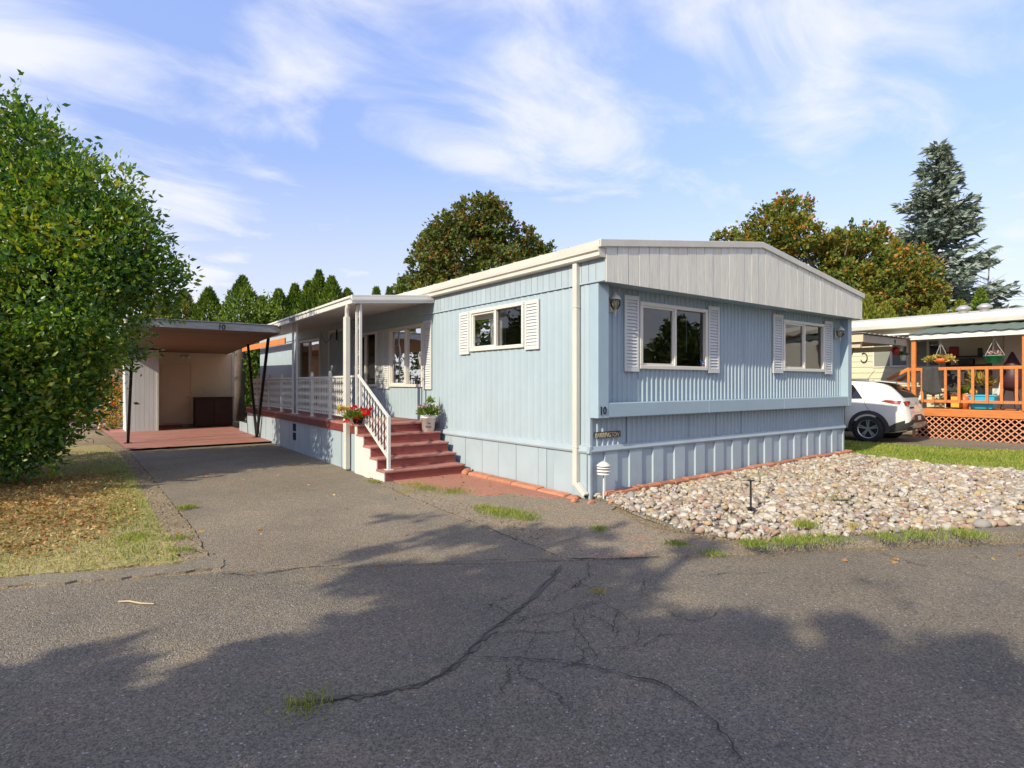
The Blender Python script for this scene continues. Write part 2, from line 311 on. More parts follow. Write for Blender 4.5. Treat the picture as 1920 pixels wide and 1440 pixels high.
sheet('dirt_verge', [(-4.62,.12),(-4.44,-.2),(-4.38,1.13),(-4.35,4.87),(-4.34,9.6),(-4.5,9.6),(-4.56,5.99),(-4.64,2.49)], .009, DIRT, .02, .1)
kerb = sheet('concrete_kerb', [(-12,3.12),(-5.80,.50),(-5.16,.22),(-4.66,.06),(-4.50,.14),(-4.37,.10),(-4.36,-.12),(-4.41,-.27),(-5.12,-.05),(-5.75,.20),(-12,2.8)], .012, KERB, .028, .06)
def gz(x, y):  # the stone bed swells a little away from the road
    t = min(1, max(0, (x+.2)/5)); e = min(1, max(0, (y+.62*x+2.75)/1.2)); return .015+.075*t+.03*e
gravel_poly = [(.05,-.06),(7.0,-.06),(6.75,-.8),(6.6,-1.9),(6.9,-4.2),(7.3,-6.45),(4.4,-4.9),(2.2,-3.72),(.85,-2.98),(-.3,-2.35),(-.42,-1.72),(-.2,-.9),(-.02,-.35)]
bed = sheet('gravel_bed', gravel_poly, 0, GRAVELBASE, .02, .12, zf=lambda x, y: gz(x,y)-.012)
kb = MB(); kp = [(-.45,-2.5),(.75,-3.17),(2.15,-3.93),(4.4,-5.12),(7.4,-6.78),(12,-9.35)]
for i, (a, b) in enumerate(zip(kp, kp[1:])):
    d = (Vector(b)-Vector(a)).normalized(); q = Vector((-d.y,d.x))*.10; h0 = (.025,.06,.09,.1,.1,.1)[i]; h1 = (.025,.06,.09,.1,.1,.1)[i+1]
    kb.add([(*(Vector(a)-q),-.01),(*(Vector(b)-q),-.01),(*(Vector(b)+q),-.01),(*(Vector(a)+q),-.01),(*(Vector(a)-q*.75),h0),(*(Vector(b)-q*.75),h1),(*(Vector(b)+q*.8),h1),(*(Vector(a)+q*.8),h0)],[(4,5,6,7),(0,1,5,4),(1,2,6,5),(2,3,7,6),(3,0,4,7)])
tag(kb.build('concrete_edging', KERB), kind='structure')
glawn = sheet('green_lawn', [(7.1,3),(7.0,-.06),(6.75,-.8),(6.6,-1.9),(6.9,-4.2),(7.3,-6.6),(12,-9.2),(11.4,-4),(11.2,-2.0),(10.4,-.3),(10.2,6),(7.3,6)], 0, GREENBASE, .03, .12, zf=lambda x, y: .05)
nbd = sheet('neighbour_driveway', [(10.4,-.3),(11.2,-2.0),(11.4,-4),(12,-9.3),(14.2,-10.5),(13.8,9),(10.2,9)], .03, ASPHALT2, .015, .15)
slab = sheet('carport_slab', [(-4.35,10.1),(-1.15,10.1),(-.9,18),(-4.6,18)], .05, REDSLAB)
# ================================================================= the blue mobile home
HOME = thing('mobile_home', 'light blue mobile home with ribbed siding, grey gable and white shutters', 'mobile home', (0,0,0))
def roofz(x): return 3.78-.134*abs(x-3.56)
def ribbed(name, axis, a0, a1, z0, z1, holes, pitch, amp, mat, parent, at, out, flat=.35):
    """profiled metal sheet, running along 'axis', with window openings; out = outward sign"""
    cuts = [a0]; p = a0; k = 0
    prof = []
    n = int(round((a1-a0)/pitch))
    pts = set()
    for i in range(n):
        for f, hgt in ((0,0),(.18,0),(.32,1),(.5,1),(.64,0),(1,0)): pts.add((round(a0+(i+f)*(a1-a0)/n,5), hgt))
    d = dict(pts)
    for h in holes:
        for e in h[:2]: d.setdefault(round(e,5), 0)
    xs = sorted(d); mb = MB()
    for x0, x1 in zip(xs, xs[1:]):
        mid = (x0+x1)/2; segs = [(z0, z1)]
        for (h0,h1,hz0,hz1) in holes:
            if h0 < mid < h1:
                ns = []
                for s0, s1 in segs:
                    if hz0 > s0: ns.append((s0, min(s1,hz0)))
                    if hz1 < s1: ns.append((max(s0,hz1), s1))
                segs = [q for q in ns if q[1]-q[0] > 1e-4]
        o0, o1 = at+out*amp*d[x0], at+out*amp*d[x1]
        for s0, s1 in segs:
            if axis == 'y': mb.quad((o0,x0,s0),(o1,x1,s0),(o1,x1,s1),(o0,x0,s1))
            else: mb.quad((x0,o0,s0),(x1,o1,s0),(x1,o1,s1),(x0,o0,s1))
    me = mb.mesh(name, mat)
    # outward normals
    ax = 0 if axis == 'y' else 1
    s = sum(p.normal[ax]*p.area for p in me.polygons)
    if s*out < 0: me.flip_normals()
    return link(name, me, parent)
def T(axis, a, d, z): return (d, a, z) if axis == 'y' else (a, d, z)
def abox(mb, axis, a0, a1, d0, d1, z0, z1):
    if axis == 'y': mb.box(d0, d1, a0, a1, z0, z1)
    else: mb.box(a0, a1, d0, d1, z0, z1)
def window(parent, axis, a0, a1, z0, z1, at, out, mull=None, fw=.055, glass=GLASS, room=ROOM, extra=None, sash=0):
    """frame (> panes, sashes) with a dim room behind"""
    f = MB(); o = at+out*.035; i = at-out*.05
    abox(f, axis, a0, a1, i, o, z0, z0+fw); abox(f, axis, a0, a1, i, o, z1-fw, z1)
    abox(f, axis, a0, a0+fw, i, o, z0+fw, z1-fw); abox(f, axis, a1-fw, a1, i, o, z0+fw, z1-fw)
    m = mull if mull is not None else (a0+a1)/2
    abox(f, axis, m-fw*.45, m+fw*.45, i, o-out*.006, z0+fw, z1-fw)
    fr = f.build('window_frame', VINYL, parent); bevel(fr, .006, 1)
    for k, (p0, p1) in enumerate(((a0+fw, m-fw*.45), (m+fw*.45, a1-fw))):
        if k == sash:
            s = MB(); q = .028; e = at+out*.012; e2 = at-out*.02
            abox(s, axis, p0, p1, e2, e, z0+fw, z0+fw+q); abox(s, axis, p0, p1, e2, e, z1-fw-q, z1-fw)
            abox(s, axis, p0, p0+q, e2, e, z0+fw+q, z1-fw-q); abox(s, axis, p1-q, p1, e2, e, z0+fw+q, z1-fw-q)
            s.build('sash', VINYL, fr)
        g = MB(); y = at-out*(.008 if k == sash else .02)
        g.quad(T(axis,p0,y,z0+fw), T(axis,p1,y,z0+fw), T(axis,p1,y,z1-fw), T(axis,p0,y,z1-fw)); g.build('pane', glass, fr)
    r = MB(); b = at-out*1.1; c = at-out*.055; e = .25
    A0, A1, Z0, Z1 = a0+.01, a1-.01, z0+.01, z1-.01
    r.quad(T(axis,A0,c,Z0),T(axis,A0,b,Z0),T(axis,A0,b,Z1),T(axis,A0,c,Z1)); r.quad(T(axis,A1,c,Z0),T(axis,A1,b,Z0),T(axis,A1,b,Z1),T(axis,A1,c,Z1))
    r.quad(T(axis,A0,c,Z0),T(axis,A1,c,Z0),T(axis,A1,b,Z0),T(axis,A0,b,Z0)); r.quad(T(axis,A0,c,Z1),T(axis,A1,c,Z1),T(axis,A1,b,Z1),T(axis,A0,b,Z1)); r.quad(T(axis,A0,b,Z0),T(axis,A1,b,Z0),T(axis,A1,b,Z1),T(axis,A0,b,Z1))
    r.build('room', room, fr)
    return fr
SLAT = {}
def shutter(parent, axis, a0, a1, z0, z1, at, out):
    f = MB(); w = .045; d = at+out*.032; b = at+out*.010
    abox(f, axis, a0, a0+w, at+out*.009, d, z0, z1); abox(f, axis, a1-w, a1, at+out*.009, d, z0, z1)
    abox(f, axis, a0+w, a1-w, at+out*.009, d, z0, z0+w*1.3); abox(f, axis, a0+w, a1-w, at+out*.009, d, z1-w*1.3, z1)
    abox(f, axis, a0+w, a1-w, at+out*.006, b, z0+w, z1-w)
    s = f.build('shutter', SHUT, parent); bevel(s, .004, 1)
    n = int((z1-z0-2.6*w)/.044); key = (axis, round(a1-a0,2), out)
    for i in range(n):
        zc = z0+w*1.3+(i+.5)*(z1-z0-2.6*w)/n
        if key not in SLAT:
            m = MB(); hw = (a1-a0-2*w)/2; t = .018
            pr = [(-.006*out,.02),(.004*out,.022),(.019*out,-.016),(.012*out,-.021)]
            if axis == 'y': m.add([(p[0],-hw,p[1]) for p in pr]+[(p[0],hw,p[1]) for p in pr], [(0,1,2,3),(7,6,5,4),(0,4,5,1),(1,5,6,2),(2,6,7,3),(3,7,4,0)])
            else: m.add([(-hw,p[0],p[1]) for p in pr]+[(hw,p[0],p[1]) for p in pr], [(0,1,2,3),(7,6,5,4),(0,4,5,1),(1,5,6,2),(2,6,7,3),(3,7,4,0)])
            SLAT[key] = m.mesh('slat', SHUT)
        c = T(axis, (a0+a1)/2, at+out*.012, zc); o = link('slat', SLAT[key], s); o.location = c
    return s
HOLES_S = [(1.34,2.81,2.04,2.72),(4.46,5.92,1.45,2.66),(6.56,7.80,1.45,2.66),(10.2,11.95,.84,2.74)]
side = ribbed('side_siding', 'y', -.0, 16.5, .70, 2.81, HOLES_S, .152, .007, BLUE, HOME, 0, -1)
HOLES_G = [(.93,2.49,1.71,2.65),(4.73,6.24,1.73,2.65)]
ribbed('front_siding', 'x', .0, 7.1, 1.06, 2.80, HOLES_G, .098, .019, BLUE, HOME, 0, -1)
ribbed('lower_siding', 'x', .0, 7.1, .68, 1.06, [], .098, .019, BLUE, HOME, 0, -1)
sh = MB(); sh.quad((7.1,0,.0),(7.1,16.5,.0),(7.1,16.5,3.2),(7.1,0,3.2)); sh.quad((0,16.5,0),(7.1,16.5,0),(7.1,16.5,3.3),(0,16.5,3.3)); sh.build('rear_wall', BLUE, HOME)
# corner trims
c = MB(); c.box(-.012,.035,-.024,.02,.68,1.06); c.box(-.014,.03,-.03,.02,.0,.60); c.box(7.06,7.112,-.026,.02,.0,1.06); bevel(c.build('corner_trim', BLUE_PANEL, HOME), .004, 1)['kind'] = 'stuff'
# seam strips on the ribbed front
s = MB()
for x in (.70,3.51,): s.box(x-.004,x+.022,-.025,-.012,1.24 if x > 1 else .68,2.8 if x > 1 else 1.06)
for x in (2.05,3.46,2.75): s.box(x-.003,x+.003,-.0225,-.012,.69,1.06)
s.build('seam_strip', BLUE_DEEP, HOME)['kind'] = 'stuff'
# belly band
b = MB(); b.prism([(0,.60),(-.035,.60),(-.045,.625),(-.03,.69),(0,.70)], 'y', -.045, 16.5); b.prism([(0,.60),(-.035,.60),(-.048,.625),(-.03,.685),(0,.69)], 'x', -.045, 7.14)
b.build('belly_band', BLUE_PANEL, HOME)
# skirting: plain panels along the side, raised/recessed metal panels along the front
edges = [.03,.30,.69,.84,1.03,1.55,2.01,2.46,2.97,3.44,3.9]
bk = MB(); bk.quad((.012,0,-.05),(.012,4.2,-.05),(.012,4.2,.62),(.012,0,.62)); bk.quad((0,.02,-.05),(7.1,.02,-.05),(7.1,.02,.62),(0,.02,.62)); bk.build('skirting_backing', DARK, HOME)
for e0, e1 in zip(edges, edges[1:]):
    if abs(e0-.69) < .01: continue
    m = MB(); m.box(-.012+random.uniform(-.003,.003), .006, e0+.004, e1-.004, -.03, .60); m.build('skirting_panel', BLUE_PANEL, HOME)
v = MB(); v.box(-.004,.006,.69,.84,-.03,.60)
for i in range(22):
    z = .03+i*.026; v.add([(-.008,.70,z),(-.008,.83,z+.05),(-.008,.83,z+.062),(-.008,.70,z+.012)],[(0,1,2,3)])
vm = v.build('vent_panel', BLUE_PANEL, HOME)
x = .03; k = 0
px = [.03,.25,.51,.73,1.0,1.22,1.46,1.70,1.96,2.20,2.45,2.70,2.95,3.18,3.44,3.66,3.90,4.14,4.38,4.65,4.88,5.13,5.36,5.62,5.86,6.10,6.33,6.58,6.80,7.06]
for i, (e0, e1) in enumerate(zip(px, px[1:])):
    m = MB(); pr = i % 2
    if pr: m.prism([(e0,.004),(e0+.012,-.030),(e1-.012,-.030),(e1,.004)], 'z', -.03, .60)
    else: m.prism([(e0,.004),(e0,-.008),(e1,-.006),(e1,.004)], 'z', -.03, .60)
    m.build('skirting_panel', BLUE_PANEL, HOME)
# upper band of narrow grooved boards on the long side
me = MB().box(-.02,.0,.003,.127,2.815,3.09).mesh('board', BLUE_PANEL)
y = -.27
while y < 12.2:
    o = link('board', me, HOME); o.location = (0, y, 0); y += .131
u = MB(); u.box(-.018,0,y,16.5,2.815,3.09); u.box(-.026,.0,-.28,16.5,2.80,2.818); u.box(-.024,.02,-.305,-.272,2.80,3.13); u.build('upper_band', BLUE_PANEL, HOME)
# soffit, gable boards, rake trim
s = MB(); s.box(-.02,7.2,-.29,.0,2.795,2.815); s.build('soffit', BLUE_DEEP, HOME)
x = -.018; GX1 = 7.2
while x < GX1-.02:
    x1 = min(GX1, x+.2045); zt0, zt1 = roofz(x)-.075, roofz(x1)-.075; m = MB(); j = random.uniform(-.002,.002)
    pl = [(x+.005,2.785),(x1-.005,2.785),(x1-.005,zt1)]
    if x < 3.56 < x1: pl.append((3.56, roofz(3.56)-.075))
    pl.append((x+.005,zt0))
    m.prism(pl, 'y', -.318+j, -.296); m.build('gable_board', GABLE, HOME); x = x1
g = MB(); g.prism([(-.02,2.8),(GX1,2.8),(GX1,roofz(GX1)-.08),(3.56,3.70),(-.02,roofz(-.02)-.08)], 'y', -.297, -.27); g.build('gable_backing', GREYWOOD, HOME)
t = MB()
for a, bb in ((-.14,3.56),(3.56,7.28)):
    t.add([(a,-.345,roofz(a)-.085),(bb,-.345,roofz(bb)-.085),(bb,-.345,roofz(bb)+.012),(a,-.345,roofz(a)+.012),(a,-.29,roofz(a)-.085),(bb,-.29,roofz(bb)-.085),(bb,-.29,roofz(bb)+.012),(a,-.29,roofz(a)+.012)],[(0,1,2,3),(7,6,5,4),(0,4,5,1),(3,2,6,7),(0,3,7,4),(1,5,6,2)])
t.box(7.2,7.215,-.32,-.27,2.78,roofz(7.2)-.08)
bevel(t.build('rake_trim', CREAM, HOME), .008, 2)
# roof
r = MB()
for a, bb in ((-.14,3.56),(3.56,7.28)):
    r.add([(a,-.33,roofz(a)),(bb,-.33,roofz(bb)),(bb,16.6,roofz(bb)),(a,16.6,roofz(a)),(a,-.33,roofz(a)-.03),(bb,-.33,roofz(bb)-.03),(bb,16.6,roofz(bb)-.03),(a,16.6,roofz(a)-.03)],[(0,1,2,3),(7,6,5,4),(0,4,5,1),(3,2,6,7),(0,3,7,4),(1,5,6,2)])
for i in range(28):
    y = .25+i*.6
    for a, bb in ((-.13,3.55),(3.57,7.27)): r.add([(a,y,roofz(a)),(bb,y,roofz(bb)),(bb,y+.03,roofz(bb)),(a,y+.03,roofz(a)),(a,y+.015,roofz(a)+.022),(bb,y+.015,roofz(bb)+.022)],[(0,1,5,4),(3,4,5,2)])
r.build('roof', ROOF, HOME)
f = MB(); f.prism([(-.125,3.20),(-.15,3.20),(-.155,3.285),(-.10,3.302),(-.02,3.305),(-.02,3.2)], 'y', -.335, 16.6); f.build('eave_flashing', CREAM, HOME)
g = MB(); g.prism([(-.022,3.09),(-.10,3.09),(-.118,3.105),(-.118,3.15),(-.145,3.17),(-.15,3.205),(-.138,3.205),(-.13,3.175),(-.105,3.16),(-.022,3.16)], 'y', -.30, 16.6); g.prism([(-.022,3.085),(-.105,3.085),(-.125,3.11),(-.155,3.215),(-.022,3.215)], 'y', -.312, -.300)
gut = g.build('gutter', CREAM, HOME)
d = MB(); d.prism([(-.085,.235),(-.085,.155),(-.015,.155),(-.015,.235)], 'z', .16, 3.10)
d.bar((-.05,.195,.20),(-.06,.0,.06),.075,.06); d.box(-.09,-.01,.15,.24,.66,.675); d.box(-.09,-.01,.15,.24,2.5,2.515)
bevel(d.build('downspout', CREAM, HOME), .006, 1)
o = MB(); o.quad((-.088,-.003,.035),(-.032,-.003,.035),(-.032,-.004,.085),(-.088,-.004,.085)); o.build('spout_mouth', DARK, HOME)
# posts and window ledge framing the front
for a, b2 in ((-.004,.19),(6.96,7.12)):
    p = MB(); p.box(a,b2,-.165,-.002,1.06,2.795); bevel(p.build('corner_post', BLUE_DEEP, HOME), .006, 2)
p = MB(); p.box(.19,6.96,-.163,-.02,1.062,1.255); bevel(p.build('window_ledge', BLUE_DEEP, HOME), .012, 2)
for x in (2.36,4.55):
    s = MB(); s.box(x,x+.006,-.166,-.16,1.064,1.253); s.build('ledge_seam', BLUE, HOME)
# windows and shutters
w1 = window(HOME, 'x', .93, 2.49, 1.71, 2.65, -.02, -1); shutter(HOME, 'x', .62, .91, 1.67, 2.71, -.02, -1); shutter(HOME, 'x', 2.51, 2.80, 1.67, 2.71, -.02, -1)
w2 = window(HOME, 'x', 4.73, 6.24, 1.73, 2.65, -.02, -1); shutter(HOME, 'x', 4.39, 4.71, 1.69, 2.72, -.02, -1); shutter(HOME, 'x', 6.26, 6.56, 1.69, 2.72, -.02, -1)
w3 = window(HOME, 'y', 1.34, 2.81, 2.04, 2.72, -.005, -1, sash=1); shutter(HOME, 'y', .99, 1.32, 2.0, 2.72, -.005, -1); shutter(HOME, 'y', 2.83, 3.13, 2.0, 2.72, -.005, -1)
w4 = window(HOME, 'y', 4.46, 5.92, 1.44, 2.66, -.005, -1, glass=GLASSD, sash=1); shutter(HOME, 'y', 4.12, 4.44, 1.40, 2.69, -.005, -1); shutter(HOME, 'y', 5.94, 6.23, 1.40, 2.66, -.005, -1); shutter(HOME, 'y', 6.25, 6.54, 1.40, 2.66, -.005, -1)
w5 = window(HOME, 'y', 6.56, 7.80, 1.44, 2.66, -.005, -1, glass=GLASSD, sash=1)
w6 = window(HOME, 'y', 10.2, 11.95, .84, 2.74, -.005, -1, glass=GLASSD, room=SHADE)
def drape(parent, axis, a0, a1, z0, z1, d, mat, name='curtain', n=14, amp=.02):
    m = MB()
    for i in range(n):
        t0, t1 = i/n, (i+1)/n; f = lambda t: d+amp*math.sin(t*n*1.3)
        p0, p1 = a0+(a1-a0)*t0, a0+(a1-a0)*t1
        m.quad(T(axis,p0,f(t0),z0),T(axis,p1,f(t1),z0),T(axis,p1,f(t1),z1),T(axis,p0,f(t0),z1))
    return m.build(name, mat, parent, True)
drape(w3, 'y', 2.05, 2.30, 2.08, 2.68, .16, CURTAIN); drape(w4, 'y', 5.30, 5.86, 1.5, 2.6, .14, SHADE, 'shade', 4, .002)
ORANGE = M('rust_reflection', (.33,.09,.04), .9, .2, 6, 0, rand=0); OLIVE = M('olive_reflection', (.12,.15,.035), .9, .2, 6, 0, rand=0)
q = MB(); q.box(.5,.62,4.55,5.2,1.46,2.02); q.build('orange_reflection', ORANGE, w4); q = MB(); q.box(.3,.42,4.55,5.1,1.46,1.72); q.build('green_reflection', OLIVE, w4)  # both boxes are coloured to stand for reflections in the porch glass
q = MB(); q.box(.3,.34,6.6,7.15,2.38,2.44); q.build('valance', SHADE, w5)
drape(w2, 'x', 4.8, 5.45, 1.78, 2.6, .5, CURTAIN); drape(w1, 'x', 1.0, 1.08, 1.76, 2.6, .16, CURTAIN, n=4)
wd = MB(); wd.tube([(2.13,.08,2.6),(2.13,.08,1.98)], .006, 6); wd.build('blind_wand', WHITE, w1)
stk = MB(); stk.box(2.36,2.425,-.0395,-.036,1.782,1.85); so_ = stk.build('sticker', M('blue_sticker', (.05,.16,.42), .4, .05, 3, 0, rand=0), w1)
s2 = MB(); s2.box(2.355,2.43,-.0400,-.0365,1.765,1.79); s2.build('sticker', M('red_sticker', (.45,.04,.05), .4, .05, 3, 0, rand=0), w1)
s2 = MB(); s2.box(2.372,2.413,-.0402,-.0385,1.812,1.822); s2.build('sticker', WHITE, w1)
# doors on the porch wall
d = MB(); d.box(-.03,-.008,8.42,9.45,.84,2.80); bevel(d.build('door', M('slate_blue_door', (.20,.26,.32), .4, .1, 1.2, .03, 40, rand=0), HOME), .01, 1)
d = MB(); d.box(-.035,-.007,8.33,8.42,.84,2.87); d.box(-.035,-.007,9.45,9.54,.84,2.87); d.box(-.035,-.007,8.42,9.45,2.80,2.87); d.build('door_frame', WHITE, HOME)
m = MB(); m.box(-.09,-.008,8.10,8.24,1.72,2.0); m.build('mailbox', WHITE, HOME)
# light fixtures
def lantern(x, zt, tilt):
    l = MB(); l.box(x-.035,x+.035,-.045,-.02,zt-.20,zt-.02); l.tube([(x,-.045,zt-.06),(x,-.10,zt-.05),(x,-.12,zt-.10)], .012, 6)
    l.lathe([(.0,0),(.012,-.005),(.02,-.03),(.045,-.05),(.075,-.085),(.07,-.10),(.055,-.10)], 10, (x,-.12,zt+.05)); l.lathe([(.03,-.235),(.012,-.25),(.006,-.31),(0,-.33)], 8, (x,-.12,zt+.05))
    L_ = l.build('wall_lantern', WHITE, HOME, True)
    q = MB(); q.lathe([(.056,-.10),(.072,-.135),(.066,-.18),(.03,-.235)], 12, (x,-.12,zt+.05)); q.build('lantern_glass', LAMPGLASS, L_, True)
    q = MB(); q.lathe([(.0,-.10),(.012,-.11),(.012,-.19),(0,-.21)], 8, (x,-.12,zt+.05)); q.build('bulb', BRASS, L_, True)
    return L_
lantern(.36, 2.66, 0); lantern(6.73, 2.60, 0)
q = MB(); q.box(7.2,7.3,-.25,-.15,2.98,3.05); q.tube([(7.25,-.2,2.98),(7.25,-.22,2.9),(7.25,-.25,2.85)], .02, 8); q.build('security_camera', WHITE, HOME)
# numbers and badge
text('house_number', '1', .155, (.008,-.170,1.105), (R(90),0,0), BLACK, HOME, off=.001); text('house_number', '0', .145, (.082,-.170,1.11), (R(90),0,0), BLACK, HOME, sx=.85, off=.0005)
bd = MB(); bd.box(.085,.56,-.03,-.022,.79,.797); bd.box(.07,.56,-.026,-.022,.797,.872); bd.build('badge_plate', GOLDTXT, HOME)
text('badge_lettering', 'BARRINGTON', .088, (.07,-.030,.798), (R(90),0,0), GOLDEDGE, HOME, sx=.80, shear=.35, ext=.003, off=.001)

# ================================================================= porch deck, steps, rails, awning
def xo(y): return -1.50+.037*(y-4.1)
DECK = thing('porch_deck', 'raised porch deck with red painted boards and blue panelled skirt along the home', 'deck', (-.75,8,0))
DZ = .82
y = 3.92
while y < 13.2:
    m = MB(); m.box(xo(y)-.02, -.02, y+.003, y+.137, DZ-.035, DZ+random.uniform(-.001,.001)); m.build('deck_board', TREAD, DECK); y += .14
m = MB(); m.add([(xo(3.93)-.03,3.93,DZ-.16),(xo(13.2)-.03,13.2,DZ-.16),(xo(13.2),13.2,DZ-.16),(xo(3.93),3.93,DZ-.16),(xo(3.93)-.03,3.93,DZ-.036),(xo(13.2)-.03,13.2,DZ-.036),(xo(13.2),13.2,DZ-.036),(xo(3.93),3.93,DZ-.036)],[(0,3,2,1),(4,5,6,7),(0,1,5,4),(1,2,6,5),(2,3,7,6),(3,0,4,7)])
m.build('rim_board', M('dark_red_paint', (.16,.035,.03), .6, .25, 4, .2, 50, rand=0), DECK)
bk = MB(); bk.quad((xo(4)+.05,4,0),(xo(13.6)+.05,13.6,0),(xo(13.6)+.05,13.6,.8),(xo(4)+.05,4,.8)); bk.build('skirt_backing', DARK, DECK)
y = 4.02; i = 0
while y < 14.4:
    m = MB(); a, b2 = y+.005, y+.395; h = DZ-.165 if y < 13.1 else .33; dx = random.uniform(-.004,.004)
    m.add([(xo(a)-.0+dx,a,0),(xo(b2)+dx,b2,0),(xo(b2)+.02,b2,0),(xo(a)+.02,a,0),(xo(a)+dx,a,h),(xo(b2)+dx,b2,h),(xo(b2)+.02,b2,h),(xo(a)+.02,a,h)],[(0,3,2,1),(4,5,6,7),(0,1,5,4),(1,2,6,5),(2,3,7,6),(3,0,4,7)])
    m.build('skirt_panel', BLUE_PANEL, DECK); y += .4
for z in (.25,.45):
    m = MB(); m.box(xo(7.95)-.012, xo(7.95)+.01, 7.85, 8.05, z, z+.16); m.build('vent_slot', DARK, DECK)
STEPS = thing('porch_steps', 'five red painted wooden steps climbing to the porch', 'steps', (-.8,3.3,0))
fy = [2.84,3.12,3.37,3.64,3.91]; tz = [.17,.335,.50,.665,.82]
for i in range(5):
    nxt = fy[i+1] if i < 4 else 4.0
    m = MB(); m.box(-1.535,-.13, fy[i], fy[i]+.022, (tz[i-1] if i else -.02), tz[i]-.036); m.build('riser', RED, STEPS)
    if i < 4:
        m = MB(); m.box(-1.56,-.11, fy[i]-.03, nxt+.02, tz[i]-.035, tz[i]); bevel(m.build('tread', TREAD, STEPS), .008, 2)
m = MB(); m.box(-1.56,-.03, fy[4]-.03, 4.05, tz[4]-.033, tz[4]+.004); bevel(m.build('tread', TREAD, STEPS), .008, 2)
m = MB(); pl = [(2.845,-.02)]
for i in range(5): pl += [(fy[i]+.002, tz[i]-.036)] + ([(fy[i+1]+.002, tz[i]-.036)] if i < 4 else [])
pl += [(4.0,tz[4]-.036),(4.0,-.02)]
m.prism(pl, 'x', -1.553, -1.537); m.build('stringer', WHITE, STEPS)
m = MB(); m.prism(pl, 'x', -.128, -.112); m.build('stringer', M('dark_blue_paint', (.10,.13,.16), .6, .1, 2, 0, rand=0), STEPS)
# twisted balusters
def baluster_mesh(h, name='baluster', r=.0105, turns=4.5):
    m = MB(); N = 30; vs = []
    for i in range(N+1):
        a = turns*math.pi*i/N if .06 < i/N < .94 else (0 if i/N <= .06 else turns*math.pi); s = 1.05
        for k in range(4):
            q = a+k*math.pi/2; vs.append((r*s*1.414*math.cos(q)*(1.0 if k%2 else .55), r*s*1.414*math.sin(q)*(1.0 if k%2 else .55), h*i/N))
    m.add(vs, [(i*4+k,i*4+(k+1)%4,(i+1)*4+(k+1)%4,(i+1)*4+k) for i in range(N) for k in range(4)])
    return m.mesh(name, WHITE)
RAIL = thing('porch_railing', 'white twisted-iron railing along the outer edge of the porch deck', 'railing', (-1.4,8,DZ))
RX = lambda y: xo(y)+.09
for y0, y1 in ((4.45,8.15),(8.42,13.1)):
    m = MB(); m.bar((RX(y0),y0,1.635),(RX(y1),y1,1.635),.034,.03); m.build('top_rail', WHITE, RAIL)
    m = MB(); m.bar((RX(y0),y0,.92),(RX(y1),y1,.92),.03,.025); m.build('bottom_rail', WHITE, RAIL)
bal = baluster_mesh(.70); y = 4.55
while y < 13.05:
    if not (8.1 < y < 8.46): o = link('baluster', bal, RAIL); o.location = (RX(y), y, .93); o.matrix_parent_inverse = wm(RAIL).inverted()
    y += .112
for y in (5.74,6.93,9.47,10.8,12.2):
    m = MB(); m.box(RX(y)-.025,RX(y)+.025,y-.025,y+.025,DZ,1.72); m.box(RX(y)-.05,RX(y)+.05,y-.05,y+.05,DZ,DZ+.012); m.lathe([(.0,0),(.03,.0),(.022,.03),(0,.035)],8,(RX(y),y,1.72)); m.build('rail_post', WHITE, RAIL)
SR = thing('stair_railing', 'white sloping handrail with twisted balusters beside the red steps', 'railing', (-1.47,3.4,0))
p0, p1 = (-1.44,4.12,1.66), (-1.44,3.0,1.10)
m = MB(); m.bar((-1.44,4.12,1.65),(-1.44,2.93,.985),.034,.034); m.bar((-1.44,2.95,1.0),(-1.44,2.905,.985),.034,.034); m.build('handrail', WHITE, SR)
m = MB(); m.bar((-1.44,3.98,.93),(-1.44,2.93,.345),.03,.03); m.build('lower_rail', WHITE, SR)
m = MB(); m.box(-1.465,-1.415,2.90,2.95,.17,1.0); m.box(-1.5,-1.38,2.87,2.98,.17,.182); bevel(m.build('newel_post', WHITE, SR), .004, 1)
for i in range(9):
    y = 3.02+i*.112; b_ = baluster_mesh(.645, turns=4.2) if i == 0 else b_
    o = link('baluster', b_, SR); o.location = (-1.44, y, .345+(y-2.93)*.557+.005); o.matrix_parent_inverse = wm(SR).inverted()
AWN = thing('porch_awning', 'white metal porch awning on scrollwork posts over the deck', 'awning', (-.75,8,2.9))
def az(x): return 3.03+(x)*.085
AY0, AY1 = 4.06, 12.3
n = 28
for i in range(n):  # interlocking roof pans
    a = AY0+.02+(AY1-AY0-.02)*i/n; b2 = AY0+.02+(AY1-AY0-.02)*(i+1)/n; m = MB()
    xa, xb = xo(a)-.02, xo(b2)-.02; g_ = .008
    m.add([(0,a,az(0)),(xa,a,az(xa)),(xb,b2-g_,az(xb)),(0,b2-g_,az(0)),(0,a,az(0)+.05),(xa,a,az(xa)+.05),(xb,b2-g_,az(xb)+.05),(0,b2-g_,az(0)+.05)],[(0,3,2,1),(4,5,6,7),(0,1,5,4),(1,2,6,5),(2,3,7,6),(3,0,4,7)])
    m.build('roof_pan', WHITE, AWN)
m = MB()
for (w, h0, h1) in ((.05,-.04,.105),(.075,.0,.05)):
    x1 = xo(AY0)-.1
    m.add([(-.02,AY0-w/2-.02,az(0)+h0),(x1,AY0-w/2-.02,az(x1)+h0),(x1,AY0+w/2-.02,az(x1)+h0),(-.02,AY0+w/2-.02,az(0)+h0),(-.02,AY0-w/2-.02,az(0)+h1),(x1,AY0-w/2-.02,az(x1)+h1),(x1,AY0+w/2-.02,az(x1)+h1),(-.02,AY0+w/2-.02,az(0)+h1)],[(0,3,2,1),(4,5,6,7),(0,1,5,4),(1,2,6,5),(2,3,7,6),(3,0,4,7)])
bevel(m.build('side_fascia', WHITE, AWN), .008, 2)
